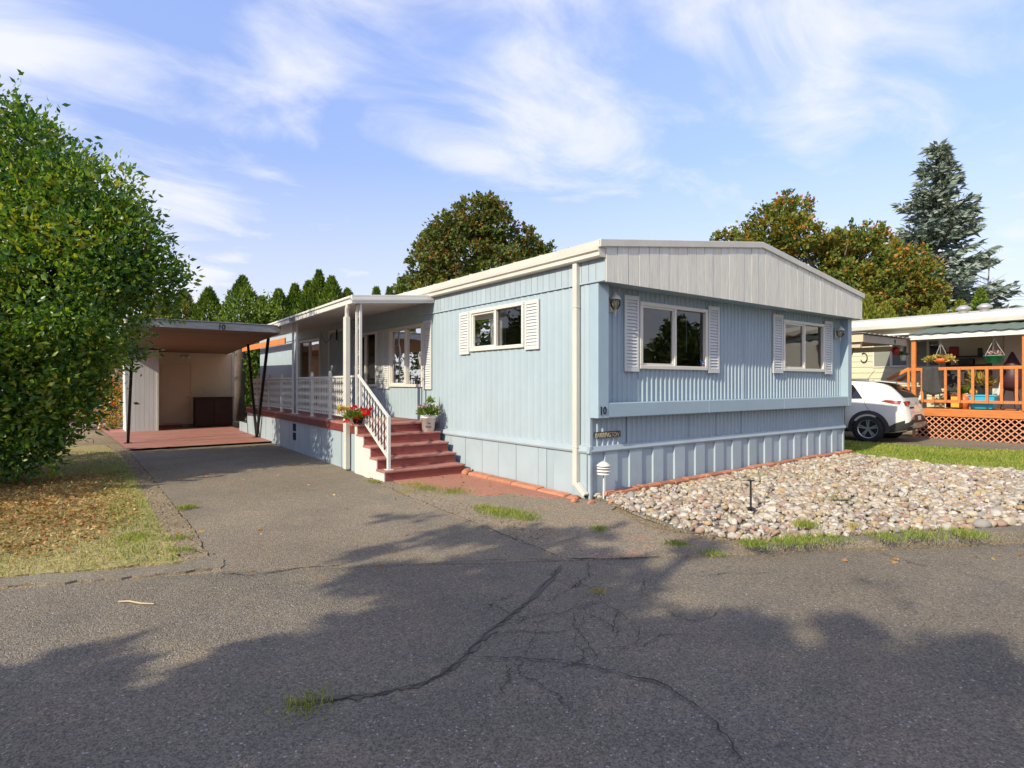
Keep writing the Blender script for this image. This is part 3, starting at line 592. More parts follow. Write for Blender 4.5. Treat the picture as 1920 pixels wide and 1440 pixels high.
m = MB(); xa, xb = xo(AY0), xo(AY1); z0, z1 = az(xa), az(xb)
for (w, h0, h1) in ((.10,-.05,.075),(.125,.04,.085)):
    m.add([(xa-w,AY0,z0+h0),(xb-w,AY1,z1+h0),(xb,AY1,z1+h0),(xa,AY0,z0+h0),(xa-w,AY0,z0+h1),(xb-w,AY1,z1+h1),(xb,AY1,z1+h1),(xa,AY0,z0+h1)],[(0,3,2,1),(4,5,6,7),(0,1,5,4),(1,2,6,5),(2,3,7,6),(3,0,4,7)])
bevel(m.build('front_gutter', WHITE, AWN), .01, 2)
def scroll(a, b2, z):  # C-scroll between two uprights, in the plane of the post
    pts = []
    for i in range(15):
        t = i/14; ang = math.pi*1.6*t-.4; r = .045*(1-.35*abs(2*t-1)); pts.append(((a[0]+b2[0])/2+(b2[0]-a[0])*.42*math.cos(ang*1.0), (a[1]+b2[1])/2+(b2[1]-a[1])*.42*math.cos(ang), z+.17*(t-.5)+.03*math.sin(ang)))
    return pts
def iron_post(y, dy):
    x = RX(y)
    for k in (0, 1):
        m = MB(); m.box(x-.019,x+.019,y+k*dy-.019,y+k*dy+.019,DZ,az(x)-.01); m.build('post', WHITE, AWN)
    for z in (1.05,1.3,1.75,2.0,2.45,2.65):
        m = MB(); m.tube(scroll((x,y,0),(x,y+dy,0),z), .006, 5); m.build('scroll', WHITE, AWN)
    m = MB(); m.box(x-.02,x+.02,y,y+dy,az(x)-.06,az(x)-.012); m.box(x-.05,x+.05,y-.05,y+dy+.05,DZ,DZ+.012); m.build('post_plate', WHITE, AWN)
iron_post(4.10,.16); iron_post(8.10,.30)
m = MB(); xx = xo(4.4)-.07; m.tube([(xx+.0,4.27,2.86),(xx-.01,4.30,2.80),(xx,4.33,2.72),(xx,4.34,2.6)], .04, 8); m.box(xx-.045,xx+.045,4.29,4.40,.03,2.66); bevel(m.build('downspout', CREAM, AWN), .01, 1)
text('awning_lettering', 'TALLON', .125, (xo(7.95)-.128,7.95,az(xo(8))-.035), (R(90),0,R(-90+2.1)), BLACK, AWN, sx=1.15, off=.004, space=1.15)
m = MB(); m.tube([(-.06,9.2,2.75),(-.1,9.25,2.62),(-.12,9.5,2.56),(-.1,9.8,2.7),(-.06,10,2.86)], .008, 5); m.tube([(-.05,8.9,2.6),(-.05,8.9,2.86)], .018, 6); m.build('cable', BLACK, AWN)
m = MB(); m.box(-.26,-.22,12.6,18,2.70,2.88); tag(m.build('wood_valance', ORANGEWOOD), 'orange stained wood board under the eave past the porch awning', 'board')
# ================================================================= carport with shed
CP = thing('carport', 'brown ceilinged carport on black steel posts with house number on its grey fascia', 'carport', (-2.9,12,.05))
def cz(y): return 2.725-.0205*(y-9.15)
XL = lambda y: -4.42+.02*(y-9.15); XR = lambda y: -1.36+.05*(y-9.15)
YB = 17.1
m = MB(); m.box(-4.44,-1.34,9.10,9.15,2.725,2.875); m.build('fascia', GREYWOOD, CP)
m = MB(); m.add([(XL(9.15)-.03,9.08,2.885),(XR(9.15)+.03,9.08,2.885),(XR(18.2)+.03,18.2,cz(18.2)+.17),(XL(18.2)-.03,18.2,cz(18.2)+.17),(XL(9.15)-.03,9.08,2.905),(XR(9.15)+.03,9.08,2.905),(XR(18.2)+.03,18.2,cz(18.2)+.19),(XL(18.2)-.03,18.2,cz(18.2)+.19)],[(0,3,2,1),(4,5,6,7),(0,1,5,4),(1,2,6,5),(2,3,7,6),(3,0,4,7)])
m.build('roof', GREYWOOD, CP)
y = 9.16
while y < YB:
    m = MB(); a, b2 = y+.003, y+.187
    m.add([(XL(a),a,cz(a)),(XR(a),a,cz(a)),(XR(b2),b2,cz(b2)),(XL(b2),b2,cz(b2)),(XL(a),a,cz(a)+.02),(XR(a),a,cz(a)+.02),(XR(b2),b2,cz(b2)+.02),(XL(b2),b2,cz(b2)+.02)],[(0,3,2,1),(4,5,6,7),(0,1,5,4),(1,2,6,5),(2,3,7,6),(3,0,4,7)])
    m.build('ceiling_plank', WOODCEIL, CP); y += .19
m = MB(); m.bar((XL(9.15)-.01,9.15,cz(9.15)+.07),(XL(17.6)-.01,17.6,cz(17.6)+.07),.03,.16); m.build('side_fascia', M('cream_fascia', (.62,.52,.36), .6, .15, 3, .1, 40, rand=0), CP)
m = MB(); m.bar((XR(9.15)+.01,9.15,cz(9.15)+.07),(XR(17.6)+.01,17.6,cz(17.6)+.07),.03,.16); m.build('side_fascia', WOODCEIL, CP)
for (x, y) in ((-4.24,11.7),(-1.31,11.5)):
    for y2 in (10.55, 12.75):
        m = MB(); m.bar((x,y,.05),(x+(.02 if x < -2 else .06),y2,cz(y2)),.062,.062); m.build('post', BLACKMETAL if not (x < -2 and y2 > 12) else GALV, CP)
    m = MB(); m.box(x-.08,x+.08,y-.1,y+.1,.05,.062); m.build('base_plate', BLACKMETAL, CP)
text('house_number', '1', .17, (-2.72,9.095,2.74), (R(90),0,0), BLACK, CP, shear=.15, off=.002); text('house_number', '0', .16, (-2.635,9.095,2.735), (R(90),0,0), BLACK, CP, sx=1.05, off=.004)
m = MB(); m.lathe([(0,.0),(.03,0),(.045,-.04),(.075,-.09),(.07,-.10),(0,-.06)],12,(0,0,0)); fl = m.build('floodlight', WHITE, CP, True); fl.location = (-4.05,9.4,2.70); fl.rotation_euler = (R(-50),R(35),0)
m = MB(); m.box(-.03,.03,-.03,.03,-.12,0); fb = m.build('floodlight_box', WHITE, CP); fb.location = (-4.12,9.42,2.66)
SHED = thing('storage_shed', 'beige shed wall with flush door at the back of the carport', 'shed', (-1.8,17.2,.05))
m = MB(); m.box(-3.18,-.72,YB,YB+.05,.2,2.56); m.box(-3.18,-.72,YB+.01,YB+.05,.04,.2); m.build('wall', BEIGE, SHED)
m = MB(); m.box(-3.18,-.72,YB+.05,YB+2.2,.04,2.6); m.build('rear_body', BEIGE, SHED)
m = MB(); m.box(-2.965,-2.09,YB-.018,YB-.002,.17,2.18); dr = bevel(m.build('door', BEIGE_DOOR, SHED), .006, 1)
m = MB(); m.lathe([(0,0),(.03,.0),(.032,.025),(.012,.035),(.012,.055),(0,.055)],10); kn = m.build('door_knob', BRASS, dr, True); kn.rotation_euler = (R(-90),0,0); kn.location = (-2.17,YB-.07,1.05)
m = MB(); m.box(-3.03,-2.975,YB-.026,YB-.002,.14,2.24); m.box(-2.08,-2.02,YB-.026,YB-.002,.14,2.24); m.box(-2.975,-2.08,YB-.026,YB-.002,2.19,2.24); m.build('door_frame', BEIGE, SHED)
m = MB(); m.box(-3.18,-2.02,YB-.03,YB-.0,.05,.14); m.build('sill', RED, SHED)
m = MB(); m.box(-.80,-.72,YB-.03,YB+.02,.05,2.55); m.build('corner_board', WHITE, SHED)
m = MB(); m.box(-2.28,-2.22,YB-.05,YB,2.40,2.45)
for sx_ in (-1,1): m.lathe([(0,0),(.045,.02),(.05,.09),(0,.10)],10,(-2.25+sx_*.09,YB-.08,2.36))
m.build('floodlight', WHITE, SHED, True)
m = MB(); m.box(-1.80,-1.73,YB-.012,YB-.001,1.15,1.27); m.build('switch_plate', WHITE, SHED)
SB = thing('storage_closet', 'pale blue-white storage closet standing left of the shed door', 'closet', (-3.6,16.2,.05))
CY = 15.75
for i in range(7):
    m = MB(); a = -4.02+i*.12; m.box(a+.002,a+.118,CY,CY+.02,.05,2.30); m.build('board', SHEDWHITE, SB)
m = MB(); m.box(-4.015,-3.185,CY+.02,17.1,.05,2.55); m.build('body', SHEDWHITE, SB)
m = MB(); m.box(-4.02,-3.18,CY-.012,CY+.01,2.30,2.40); m.box(-3.22,-3.17,CY-.014,CY+.02,.05,2.55); m.build('trim', WHITE, SB)
BX = thing('supply_cabinet', 'dark brown two-door cabinet by the beige shed wall', 'cabinet', (-1.45,16.75,.05))
m = MB(); m.box(-2.02,-.88,16.55,17.0,.07,1.03); m.build('body', BROWN, BX)
for a, b2 in ((-2.02,-1.46),(-1.44,-.88)):
    m = MB(); m.box(a+.004,b2-.004,16.53,16.55,.09,1.0); dd = m.build('door', BROWN, BX)
    q = MB(); xk = b2-.05 if a < -1.9 else a+.05; q.box(xk-.012,xk+.012,16.505,16.53,.62,.68); q.build('handle', BLACK, dd)
m = MB(); m.box(-2.05,-.85,16.5,17.02,1.03,1.055); m.build('top', BROWN, BX)
m = MB(); m.box(-2.38,-2.12,16.9,17.06,.05,.14); tag(m.build('cinder_block', KERB), 'grey concrete block on the red slab below the shed door', 'block')
# ================================================================= stones, bricks, small yard things
STONE = None
def stonemat():
    m, nt, n, L = newmat('river_stone'); b = n['Principled BSDF']
    g = n.new('ShaderNodeNewGeometry'); oi = n.new('ShaderNodeObjectInfo'); ad = n.new('ShaderNodeMath'); ad.operation = 'ADD'; L(g.outputs['Random Per Island'], ad.inputs[0]); L(oi.outputs['Random'], ad.inputs[1])
    fr = n.new('ShaderNodeMath'); fr.operation = 'FRACT'; L(ad.outputs[0], fr.inputs[0])
    r = n.new('ShaderNodeValToRGB'); L(fr.outputs[0], r.inputs[0]); e = r.color_ramp.elements; r.color_ramp.interpolation = 'CONSTANT'
    cols = [(.36,.30,.21),(.41,.36,.29),(.30,.20,.15),(.38,.33,.25),(.25,.235,.22),(.43,.37,.28),(.33,.23,.18),(.42,.39,.35),(.36,.27,.15),(.37,.33,.29),(.22,.17,.14),(.48,.44,.385),(.32,.29,.25),(.29,.24,.19)]
    e[0].position = 0; e[0].color = (*cols[0],1); e[1].position = 1/len(cols); e[1].color = (*cols[1],1)
    for i, c in enumerate(cols[2:]): k = e.new((i+2)/len(cols)); k.color = (*c,1)
    tc = n.new('ShaderNodeTexCoord'); t = n.new('ShaderNodeTexNoise'); t.inputs['Scale'].default_value = 28; t.inputs['Detail'].default_value = 6; L(tc.outputs['Object'], t.inputs['Vector'])
    q = n.new('ShaderNodeMapRange'); q.inputs[1].default_value = .3; q.inputs[2].default_value = .7; q.inputs[3].default_value = .78; q.inputs[4].default_value = 1.12; L(t.outputs[0], q.inputs[0])
    mx = n.new('ShaderNodeMix'); mx.data_type = 'RGBA'; mx.blend_type = 'MULTIPLY'; mx.inputs[0].default_value = 1; L(r.outputs[0], mx.inputs[6]); L(q.outputs[0], mx.inputs[7]); L(mx.outputs[2], b.inputs['Base Color'])
    b.inputs['Roughness'].default_value = .75; b.inputs['Specular IOR Level'].default_value = .25; return m
STONE = stonemat()
def ico(sub=2):
    bm = bmesh.new(); bmesh.ops.create_icosphere(bm, subdivisions=sub, radius=1); v = np.array([x.co[:] for x in bm.verts]); f = np.array([[x.index for x in q.verts] for q in bm.faces]); bm.free(); return v, f
IV, IF = ico(2); IV1, IF1 = ico(1)
def np_mesh(name, verts, faces, mats, smooth=False, midx=None):
    me = bpy.data.meshes.new(name); n = faces.shape[1]
    me.vertices.add(len(verts)); me.vertices.foreach_set('co', np.asarray(verts, np.float32).ravel())
    me.loops.add(faces.size); me.loops.foreach_set('vertex_index', faces.astype(np.int32).ravel())
    me.polygons.add(len(faces)); me.polygons.foreach_set('loop_start', np.arange(0, faces.size, n, dtype=np.int32))
    if smooth: me.polygons.foreach_set('use_smooth', np.ones(len(faces), bool))
    for m in (mats if isinstance(mats,(list,tuple)) else [mats]): me.materials.append(m)
    if midx is not None: me.polygons.foreach_set('material_index', midx.astype(np.int32))
    me.update(calc_edges=True); me.validate(); return me
def stone_shape(base):
    a = rng.uniform(.75,1.25,3)*np.array([1,.8,.55]); v = base*a
    for k in range(6):
        d = rng.normal(size=3); d /= np.linalg.norm(d); h = rng.uniform(.45,.82)*np.abs(v@d).max(); s = v@d; v = v-np.outer(np.clip(s-h,0,None)*.8, d)
    return v+rng.normal(size=v.shape)*.025
def rotm(n):
    a = rng.uniform(0,2*np.pi,n); t = rng.normal(0,.28,n); u = rng.uniform(0,2*np.pi,n)
    c, s = np.cos(a), np.sin(a); Z = np.zeros(n); O = np.ones(n)
    Rz = np.stack([np.stack([c,-s,Z],-1),np.stack([s,c,Z],-1),np.stack([Z,Z,O],-1)],1)
    ct, st = np.cos(t), np.sin(t); Rx = np.stack([np.stack([O,Z,Z],-1),np.stack([Z,ct,-st],-1),np.stack([Z,st,ct],-1)],1)
    return Rz@Rx
def inside(poly, x, y):
    c = np.zeros(len(x), bool); j = len(poly)-1
    for i in range(len(poly)):
        xi, yi = poly[i]; xj, yj = poly[j]; m = ((yi > y) != (yj > y)) & (x < (xj-xi)*(y-yi)/(yj-yi+1e-12)+xi); c ^= m; j = i
    return c
gp = np.array(gravel_poly); N = 13500
sx = rng.uniform(gp[:,0].min(), gp[:,0].max(), N*3); sy = rng.uniform(gp[:,1].min(), gp[:,1].max(), N*3); k = inside(gravel_poly, sx, sy); sx, sy = sx[k][:N], sy[k][:N]
dist = np.hypot(sx-CAM.x, sy-CAM.y); o_ = np.argsort(dist); sx, sy, dist = sx[o_], sy[o_], dist[o_]
r = np.clip(rng.lognormal(-3.50,.40,len(sx)),.014,.08)
front = (sy+.62*sx+2.75 < .55); r[front] *= 1.15
sz = np.array([gz(x,y) for x,y in zip(sx,sy)])+r*rng.uniform(-.25,.5,len(sx))*.6
shapes = [stone_shape(IV) for _ in range(9)]; smesh = [np_mesh('stone', s, IF, STONE, True) for s in shapes]
big = np.argsort(-(r/dist))[:300]; isbig = np.zeros(len(sx), bool); isbig[big] = True
for i in big:
    o = link('stone', smesh[i % 9], bed); o.location = (sx[i], sy[i], sz[i]); o.scale = (r[i],)*3; o.rotation_euler = (random.gauss(0,.25), random.gauss(0,.25), random.uniform(0,6.28))
rest = np.where(~isbig)[0]; RM = rotm(len(rest)); vs = []; fs = []
for j, i in enumerate(rest):
    B = shapes[i % 9]; vs.append((B*r[i])@RM[j].T+np.array([sx[i],sy[i],sz[i]])); fs.append(IF+j*len(IV))
tag(link('stone', np_mesh('stone', np.concatenate(vs), np.concatenate(fs), STONE, True), bed), kind='stuff')
# bricks
def brick_mesh(l, w, h):
    m = MB(); m.box(-l/2,l/2,-w/2,w/2,0,h); return m.mesh('brick', BRICK)
bm_ = [brick_mesh(.30,.125,.065), brick_mesh(.22,.11,.06), brick_mesh(.115,.12,.07)]
EG = thing('brick_edging', 'row of salmon bricks bordering the stone bed below the front skirting', 'brick edging', (3.5,-.15,0))
x = .14
while x < 7.05:
    k = 2 if .62 < x < 1.15 or 2.0 < x < 2.3 else random.choice((0,0,1)); l = (.30,.22,.115)[k]
    o = link('brick', bm_[k], EG); o.location = (x+l/2, -.135-random.uniform(0,.03), gz(x,-.1)-.012+random.uniform(-.006,.012)); o.rotation_euler = (random.gauss(.06,.05), random.gauss(0,.03), random.gauss(0,.06)); bevel(o, .012, 2); o.matrix_parent_inverse = wm(EG).inverted(); x += l+.008
EG2 = thing('kerb_edging', 'low red painted concrete kerb along the side skirting by the steps', 'edging', (-.12,1.5,0))
m = None
for a, b2, h in ((.30,.85,.035),(.86,1.46,.05),(1.47,2.07,.055),(2.08,2.62,.06)):
    q = MB(); q.prism([(-.19,-.01),(-.185,h*.7),(-.165,h),(-.05,h+.01),(-.03,h),(-.03,-.01)], 'y', a, b2); o = bevel(q.build('kerb_stone', BRICK, EG2), .012, 2)
q = MB(); q.tube([(-.19,2.62,.03),(-.20,2.70,.04),(-.13,2.76,.05),(-.06,2.72,.06)], .055, 10); q.build('kerb_end', BRICK, EG2, True)
for (x, y, l, h, rz_) in ((-.10,.16,.30,.07,.4),(-.28,-.02,.13,.10,.2),(.02,-.36,.16,.08,.9),(-.17,-.20,.14,.07,.1)):
    v = stone_shape(IV)*np.array([l*.55,l*.42,h*.9]); o = link('stone', np_mesh('stone', v, IF, BRICK), EG2); o.location = (x, y, h*.3); o.rotation_euler = (0,0,rz_); o.matrix_parent_inverse = wm(EG2).inverted()
# path lights
PL = thing('path_light', 'white tiered pagoda path light standing before the corner skirting', 'path light', (.055,-.20,0))
m = MB(); m.tube([(.055,-.20,0),(.06,-.20,.34)], .0105, 8); m.build('stake', WHITE, PL)
for i, (rr, z) in enumerate(((.088,.345),(.092,.382),(.09,.42))):
    m = MB(); m.lathe([(.02,z),(rr,z+.004),(rr*.98,z+.014),(.055,z+.03),(.02,z+.031)], 24, (.06,-.20,0)); m.build('louver', WHITE, PL, True)
m = MB(); m.lathe([(.05,.452),(.093,.455),(.09,.467),(.05,.497),(.012,.515),(.0,.516)], 24, (.06,-.20,0)); m.build('cap', WHITE, PL, True)
m = MB(); m.lathe([(.045,.345),(.045,.455)], 16, (.06,-.20,0)); m.build('lens', LAMPGLASS, PL)
BS = thing('black_light_stake', 'thin black stake with small cross plates standing among the stones', 'garden stake', (.74,-1.82,.03))
z0 = gz(.74,-1.82)
m = MB(); m.tube([(.74,-1.82,z0-.05),(.742,-1.815,z0+.36)], .0115, 8); m.build('stake', BLACK, BS)
for z in (.045, .355):
    m = MB(); m.lathe([(0,z0+z+.012),(.03,z0+z+.008),(.055,z0+z),(.03,z0+z-.006),(0,z0+z-.008)], 8, (.74,-1.82,0)); m.build('plate', BLACK, BS)
m = MB(); m.tube([(1.75,-2.25,gz(1.75,-2.25)+.07),(1.85,-2.38,gz(1.8,-2.3)+.075)], .009, 6); tag(m.build('fallen_stick', BLACK), 'short dark stick lying flat on the pale stones', 'stick')
m = MB(); m.tube([(-5.12,-.66,.012),(-5.06,-.72,.018),(-5.0,-.80,.014),(-4.93,-.86,.012)], [.004,.006,.006,.004], 6); tag(m.build('dry_twig', M('pale_twig', (.5,.38,.24), .8, .2, 8, 0, rand=0)), 'pale curved twig lying on the asphalt near the lawn kerb', 'twig')
# --------------------------------------------------------------- cracks in the road
def crack(pts, w, name, mat, z=.0065, jit=.03, sub=6):
    P = []
    for a, b in zip(pts, pts[1:]):
        for i in range(sub): t = i/sub; P.append((a[0]+(b[0]-a[0])*t+random.uniform(-jit,jit), a[1]+(b[1]-a[1])*t+random.uniform(-jit,jit)))
    P.append(pts[-1]); m = MB(); L_ = []; R_ = []
    for i, p in enumerate(P):
        d = Vector(P[min(i+1,len(P)-1)])-Vector(P[max(i-1,0)]); q = Vector((-d.y,d.x)).normalized(); ww = w*.62*random.uniform(.15,1.6)*(min(1,i/2+.2))*(min(1,(len(P)-1-i)/2+.2))
        L_.append((p[0]+q.x*ww,p[1]+q.y*ww,z)); R_.append((p[0]-q.x*ww,p[1]-q.y*ww,z))
    m.add(L_+R_, [(i,i+1,len(P)+i+1,len(P)+i) for i in range(len(P)-1)]); return m.build(name, mat, road)
def Gp(px, py): 
    a = (px-960)/1105; b = (720-py)/1105; t = -1.5/b; f = Vector((math.sin(YAW),math.cos(YAW))); r_ = Vector((math.cos(YAW),-math.sin(YAW))); d = f+r_*a; return (CAM.x+t*d.x, CAM.y+t*d.y)
seam = [Gp(*p) for p in ((1050,1062),(1035,1085),(990,1130),(945,1165),(895,1205),(870,1235),(835,1262),(790,1285),(720,1300),(640,1312),(540,1320))]
crack(seam, .028, 'crack', SEAL, .0055, .015); crack(seam, .007, 'crack', CRACK, .0085, .012)
for pts, w in (([(1060,1055),(1000,1050),(930,1052),(840,1056),(760,1062)],.006),([(1060,1050),(1140,1050),(1240,1046)],.011),([(945,1165),(1010,1170),(1075,1145),(1120,1130),(1160,1150),(1150,1190)],.005),([(880,1235),(960,1238),(1040,1240),(1150,1262),(1240,1285),(1290,1315),(1340,1360),(1400,1440)],.008),([(1060,1090),(1110,1105),(1130,1130)],.004),([(1120,1130),(1075,1155),(1075,1175),(1100,1205),(1120,1240)],.005),([(1010,1170),(1000,1200),(985,1240)],.004),([(905,1195),(960,1190),(1000,1175)],.004),([(1160,1150),(1200,1180),(1190,1215),(1120,1220)],.004),([(1640,1035),(1720,1060),(1800,1075),(1920,1105)],.007),([(1800,1058),(1860,1078),(1920,1090)],.004),([(415,1076),(470,1080),(560,1066),(640,1062)],.009),([(690,895),(760,930),(860,970),(1000,1025),(1055,1048)],.006),([(1010,1035),(1080,1010),(1090,990)],.003),([(560,1300),(600,1310),(640,1320)],.005),([(1100,1130),(1090,1180),(1075,1215)],.003)):
    crack([Gp(*p) for p in pts], w, 'crack', CRACK, .0135 if w != .009 else .009, .012)
for k in range(16):
    a_ = (random.uniform(900,1330), random.uniform(1080,1320)); d_ = random.uniform(0,6.28); pts = [a_]
    for j in range(4): d_ += random.uniform(-.9,.9); pts.append((pts[-1][0]+math.cos(d_)*32, pts[-1][1]+math.sin(d_)*14))
    crack([Gp(*p) for p in pts], .0045, 'crack', CRACK, .0075, .012)
# ================================================================= plants
def leaf_cloud(pos, nrm_dir, size, aspect=.5, fold=.25, jitter=.6):
    """folded leaves: pos (n,3), growth direction (n,3)"""
    n = len(pos); d = nrm_dir+rng.normal(size=(n,3))*jitter; d /= np.linalg.norm(d,axis=1)[:,None]+1e-9
    u = np.cross(d, rng.normal(size=(n,3))); u /= np.linalg.norm(u,axis=1)[:,None]+1e-9; w = np.cross(d,u)
    L_ = (size*rng.uniform(.5,1.35,n))[:,None]; hw = L_*aspect*.5; droop = w*L_*rng.uniform(-.15,.25,n)[:,None]
    base = pos; mid = pos+d*L_*.5+w*hw*0; tip = pos+d*L_+droop; up = w*hw*fold
    a1 = pos+d*L_*.42+u*hw+up; a2 = pos+d*L_*.42-u*hw+up
    V_ = np.stack([base,a1,tip,a2,mid-up*.2],1).reshape(-1,3); F = np.array([[0,1,4],[1,2,4],[2,3,4],[3,0,4]])
    F_ = (F[None]+(np.arange(n)*5)[:,None,None]).reshape(-1,3); return V_, F_
def lumpy(lobes, k=6, f=.42):
    out = []
    for l in lobes:
        c = np.array(l[:3]); r_ = l[3]; out.append((*c, r_*.78))
        for _ in range(k):
            d = rng.normal(size=3); d /= np.linalg.norm(d); out.append((*(c+d*r_*.72), r_*f*rng.uniform(.6,1.15)))
    return out
def crown_from_lobes(lobes, ntw, per, size, aspect=.5, spread=.3, shell=(.55,1.05), up=.25, gap=.0, sprigs=0):
    P = []; Dn = []
    A = sum(l[3]**2 for l in lobes)
    for l in lobes:
        c = np.array(l[:3]); rr = l[3]; sc = np.array(l[4]) if len(l) > 4 else np.ones(3); n = max(3, int(ntw*rr**2/A))
        d = rng.normal(size=(n,3)); d /= np.linalg.norm(d,axis=1)[:,None]
        f = np.where(rng.random(n) < .75, rng.uniform(.78,shell[1],n), rng.uniform(shell[0],.8,n)); f = np.where(rng.random(n) < .05, f*1.12, f)
        t = c+d*(rr*f)[:,None]*sc
        if len(lobes) > 1 and gap:  # thin out what lies deep inside a neighbour
            keep = np.ones(n, bool)
            for l2 in lobes:
                if l2 is l: continue
                s2 = np.array(l2[4]) if len(l2) > 4 else np.ones(3); keep &= ~((np.linalg.norm((t-np.array(l2[:3]))/s2,axis=1) < l2[3]*gap) & (rng.random(n) < .85))
            t, d = t[keep], d[keep]
        g = d+np.array([0,0,up]); g /= np.linalg.norm(g,axis=1)[:,None]
        for _ in range(per):
            s_ = rng.uniform(0,1,len(t))[:,None]; P.append(t+g*s_*spread*rr**.5+rng.normal(size=t.shape)*spread*.28); Dn.append(g)
    for _ in range(sprigs):
        l = lobes[random.randrange(len(lobes))]; d = rng.normal(size=3); d[2] = abs(d[2])*.9+.1; d /= np.linalg.norm(d); b_ = np.array(l[:3])+d*l[3]*.9; L_ = rng.uniform(.3,.62); g = d*.7+np.array([0,0,.6])
        s_ = np.linspace(0,1,11)[:,None]; P.append(b_+g*L_*s_+rng.normal(size=(11,3))*.012); q = rng.normal(size=(11,3))*.8+g; Dn.append(q/np.linalg.norm(q,axis=1)[:,None])
    return leaf_cloud(np.concatenate(P), np.concatenate(Dn), size, aspect)
def tree(name, label, cat, base, lobes, mat, ntw, per, size, aspect=.5, spread=.3, trunk_r=.15, group=None, up=.25, gap=.6, barkm=None, limbs=True, stuff=True, sprigs=0, lump=0):
    t = thing(name, label, cat, base, 0, group); main = lobes; lobes = lumpy(lobes) if lump else lobes
    V_, F_ = crown_from_lobes(lobes, ntw, per, size, aspect, spread, up=up, gap=gap, sprigs=sprigs)
    c = link('crown', np_mesh('crown', V_, F_, mat), t)
    if stuff: c['kind'] = 'stuff'
    lobes = main; m = MB(); b = Vector(base); L0 = sorted(lobes, key=lambda l: -l[3]); cz_ = sum(l[2]*l[3] for l in lobes)/sum(l[3] for l in lobes); cx_ = sum(l[0]*l[3] for l in lobes)/sum(l[3] for l in lobes); cy_ = sum(l[1]*l[3] for l in lobes)/sum(l[3] for l in lobes)
    fork = b+Vector(((cx_-b.x)*.4,(cy_-b.y)*.4,(cz_-b.z)*.55))
    m.tube([b-Vector((0,0,.1)), b+(fork-b)*.5+Vector((.05,-.04,0)), fork], [trunk_r*1.25,trunk_r*.95,trunk_r*.8], 9)
    if limbs:
        for l in lobes:
            e = Vector(l[:3]); md = fork+(e-fork)*.5+Vector((0,0,.08*(e-fork).length)); m.tube([fork-Vector((0,0,.05)),md,e], [trunk_r*.55,trunk_r*.35,trunk_r*.1], 6)
    m.build('trunk', barkm or BARK, t, True); return t
def Dp(px, py, d):
    a = (px-960)/1105; b = (720-py)/1105; f = Vector((math.sin(YAW),math.cos(YAW),0)); r_ = Vector((math.cos(YAW),-math.sin(YAW),0)); return tuple(CAM+(f+r_*a+Vector((0,0,b)))*d)
BUSHLEAF = leafmat('broad_leaf', [(.030,.085,.020),(.05,.13,.025),(.08,.175,.026),(.12,.22,.028),(.18,.27,.03),(.28,.285,.035)], .42, .36, .5)
lob = []
for px_, py_, d_, r_ in ((5,290,9.7,.92),(75,395,9.4,.85),(165,395,9.3,.70),(215,480,9.2,.72),(280,530,9.5,.48),(120,530,8.9,1.05),(-10,480,9.3,1.2),(120,655,8.9,.62),(40,710,8.7,.9),(100,765,8.8,.55),(25,815,8.6,.62),(-90,640,9.2,1.4),(-110,800,9.1,.9),(190,578,9.2,.42),(-70,330,9.9,1.0),(60,600,10,1.3),(240,435,9.5,.42)):
    lob.append((*Dp(px_,py_,d_), r_))
tree('broadleaf_tree', 'dense broad-leaved tree with yellowing top beside the driveway lawn', 'tree', (*Gp(20,880),0), lob, BUSHLEAF, 10500, 9, .102, .5, .34, .10, gap=.5, sprigs=150, lump=1)
# long sprigs that break the outline
def sprig(base, tip, n, size):
    b = np.array(base); t = np.array(tip); s = np.linspace(.1,1,n)[:,None]; return b+(t-b)*s, np.repeat((t-b)[None]/np.linalg.norm(t-b),n,0)+rng.normal(size=(n,3))*.5
# arborvitae and other hedge columns
ARB = leafmat('arborvitae_spray', [(.035,.075,.014),(.07,.125,.018),(.11,.18,.022),(.17,.23,.03)], .25, .6, .2)
ARBY = leafmat('golden_spray', [(.08,.11,.015),(.15,.19,.025),(.23,.25,.035),(.27,.24,.06)], .25, .6, .2)
def column(px, py, d, w, label, mat=ARB, n=7000, h=None, grp='arborvitae behind the homes', sh=.75, size=.19):
    x, y, z = Dp(px, py, d); H = z; t = thing('arborvitae', label, 'tree', (x,y,0), 0, grp)
    u = rng.uniform(.0,1,n)**.8; a = rng.uniform(0,2*np.pi,n); bump = 1+.13*np.sin(a*3+u*9+px)+.10*np.sin(a*5-u*17); rad = w*1.5*np.clip(1-u**2.3,0.02,1)*bump*np.where(u < .12, .75+u*2, 1); f = np.where(rng.random(n) < .75, rng.uniform(.85,1.06,n), rng.uniform(.3,.85,n))
    P = np.stack([x+np.cos(a)*rad*f, y+np.sin(a)*rad*f, .2+u*(H-.25)],1); Dn = np.stack([np.cos(a)*.55,np.sin(a)*.55,np.ones(n)*.9],1)
    V_, F_ = leaf_cloud(P, Dn, size, .42, .1, .28); link('crown', np_mesh('crown', V_, F_, mat), t)['kind'] = 'stuff'
    m = MB(); m.tube([(x,y,-.05),(x,y,H*.8)], [.12,.03], 7); m.build('trunk', BARK, t)
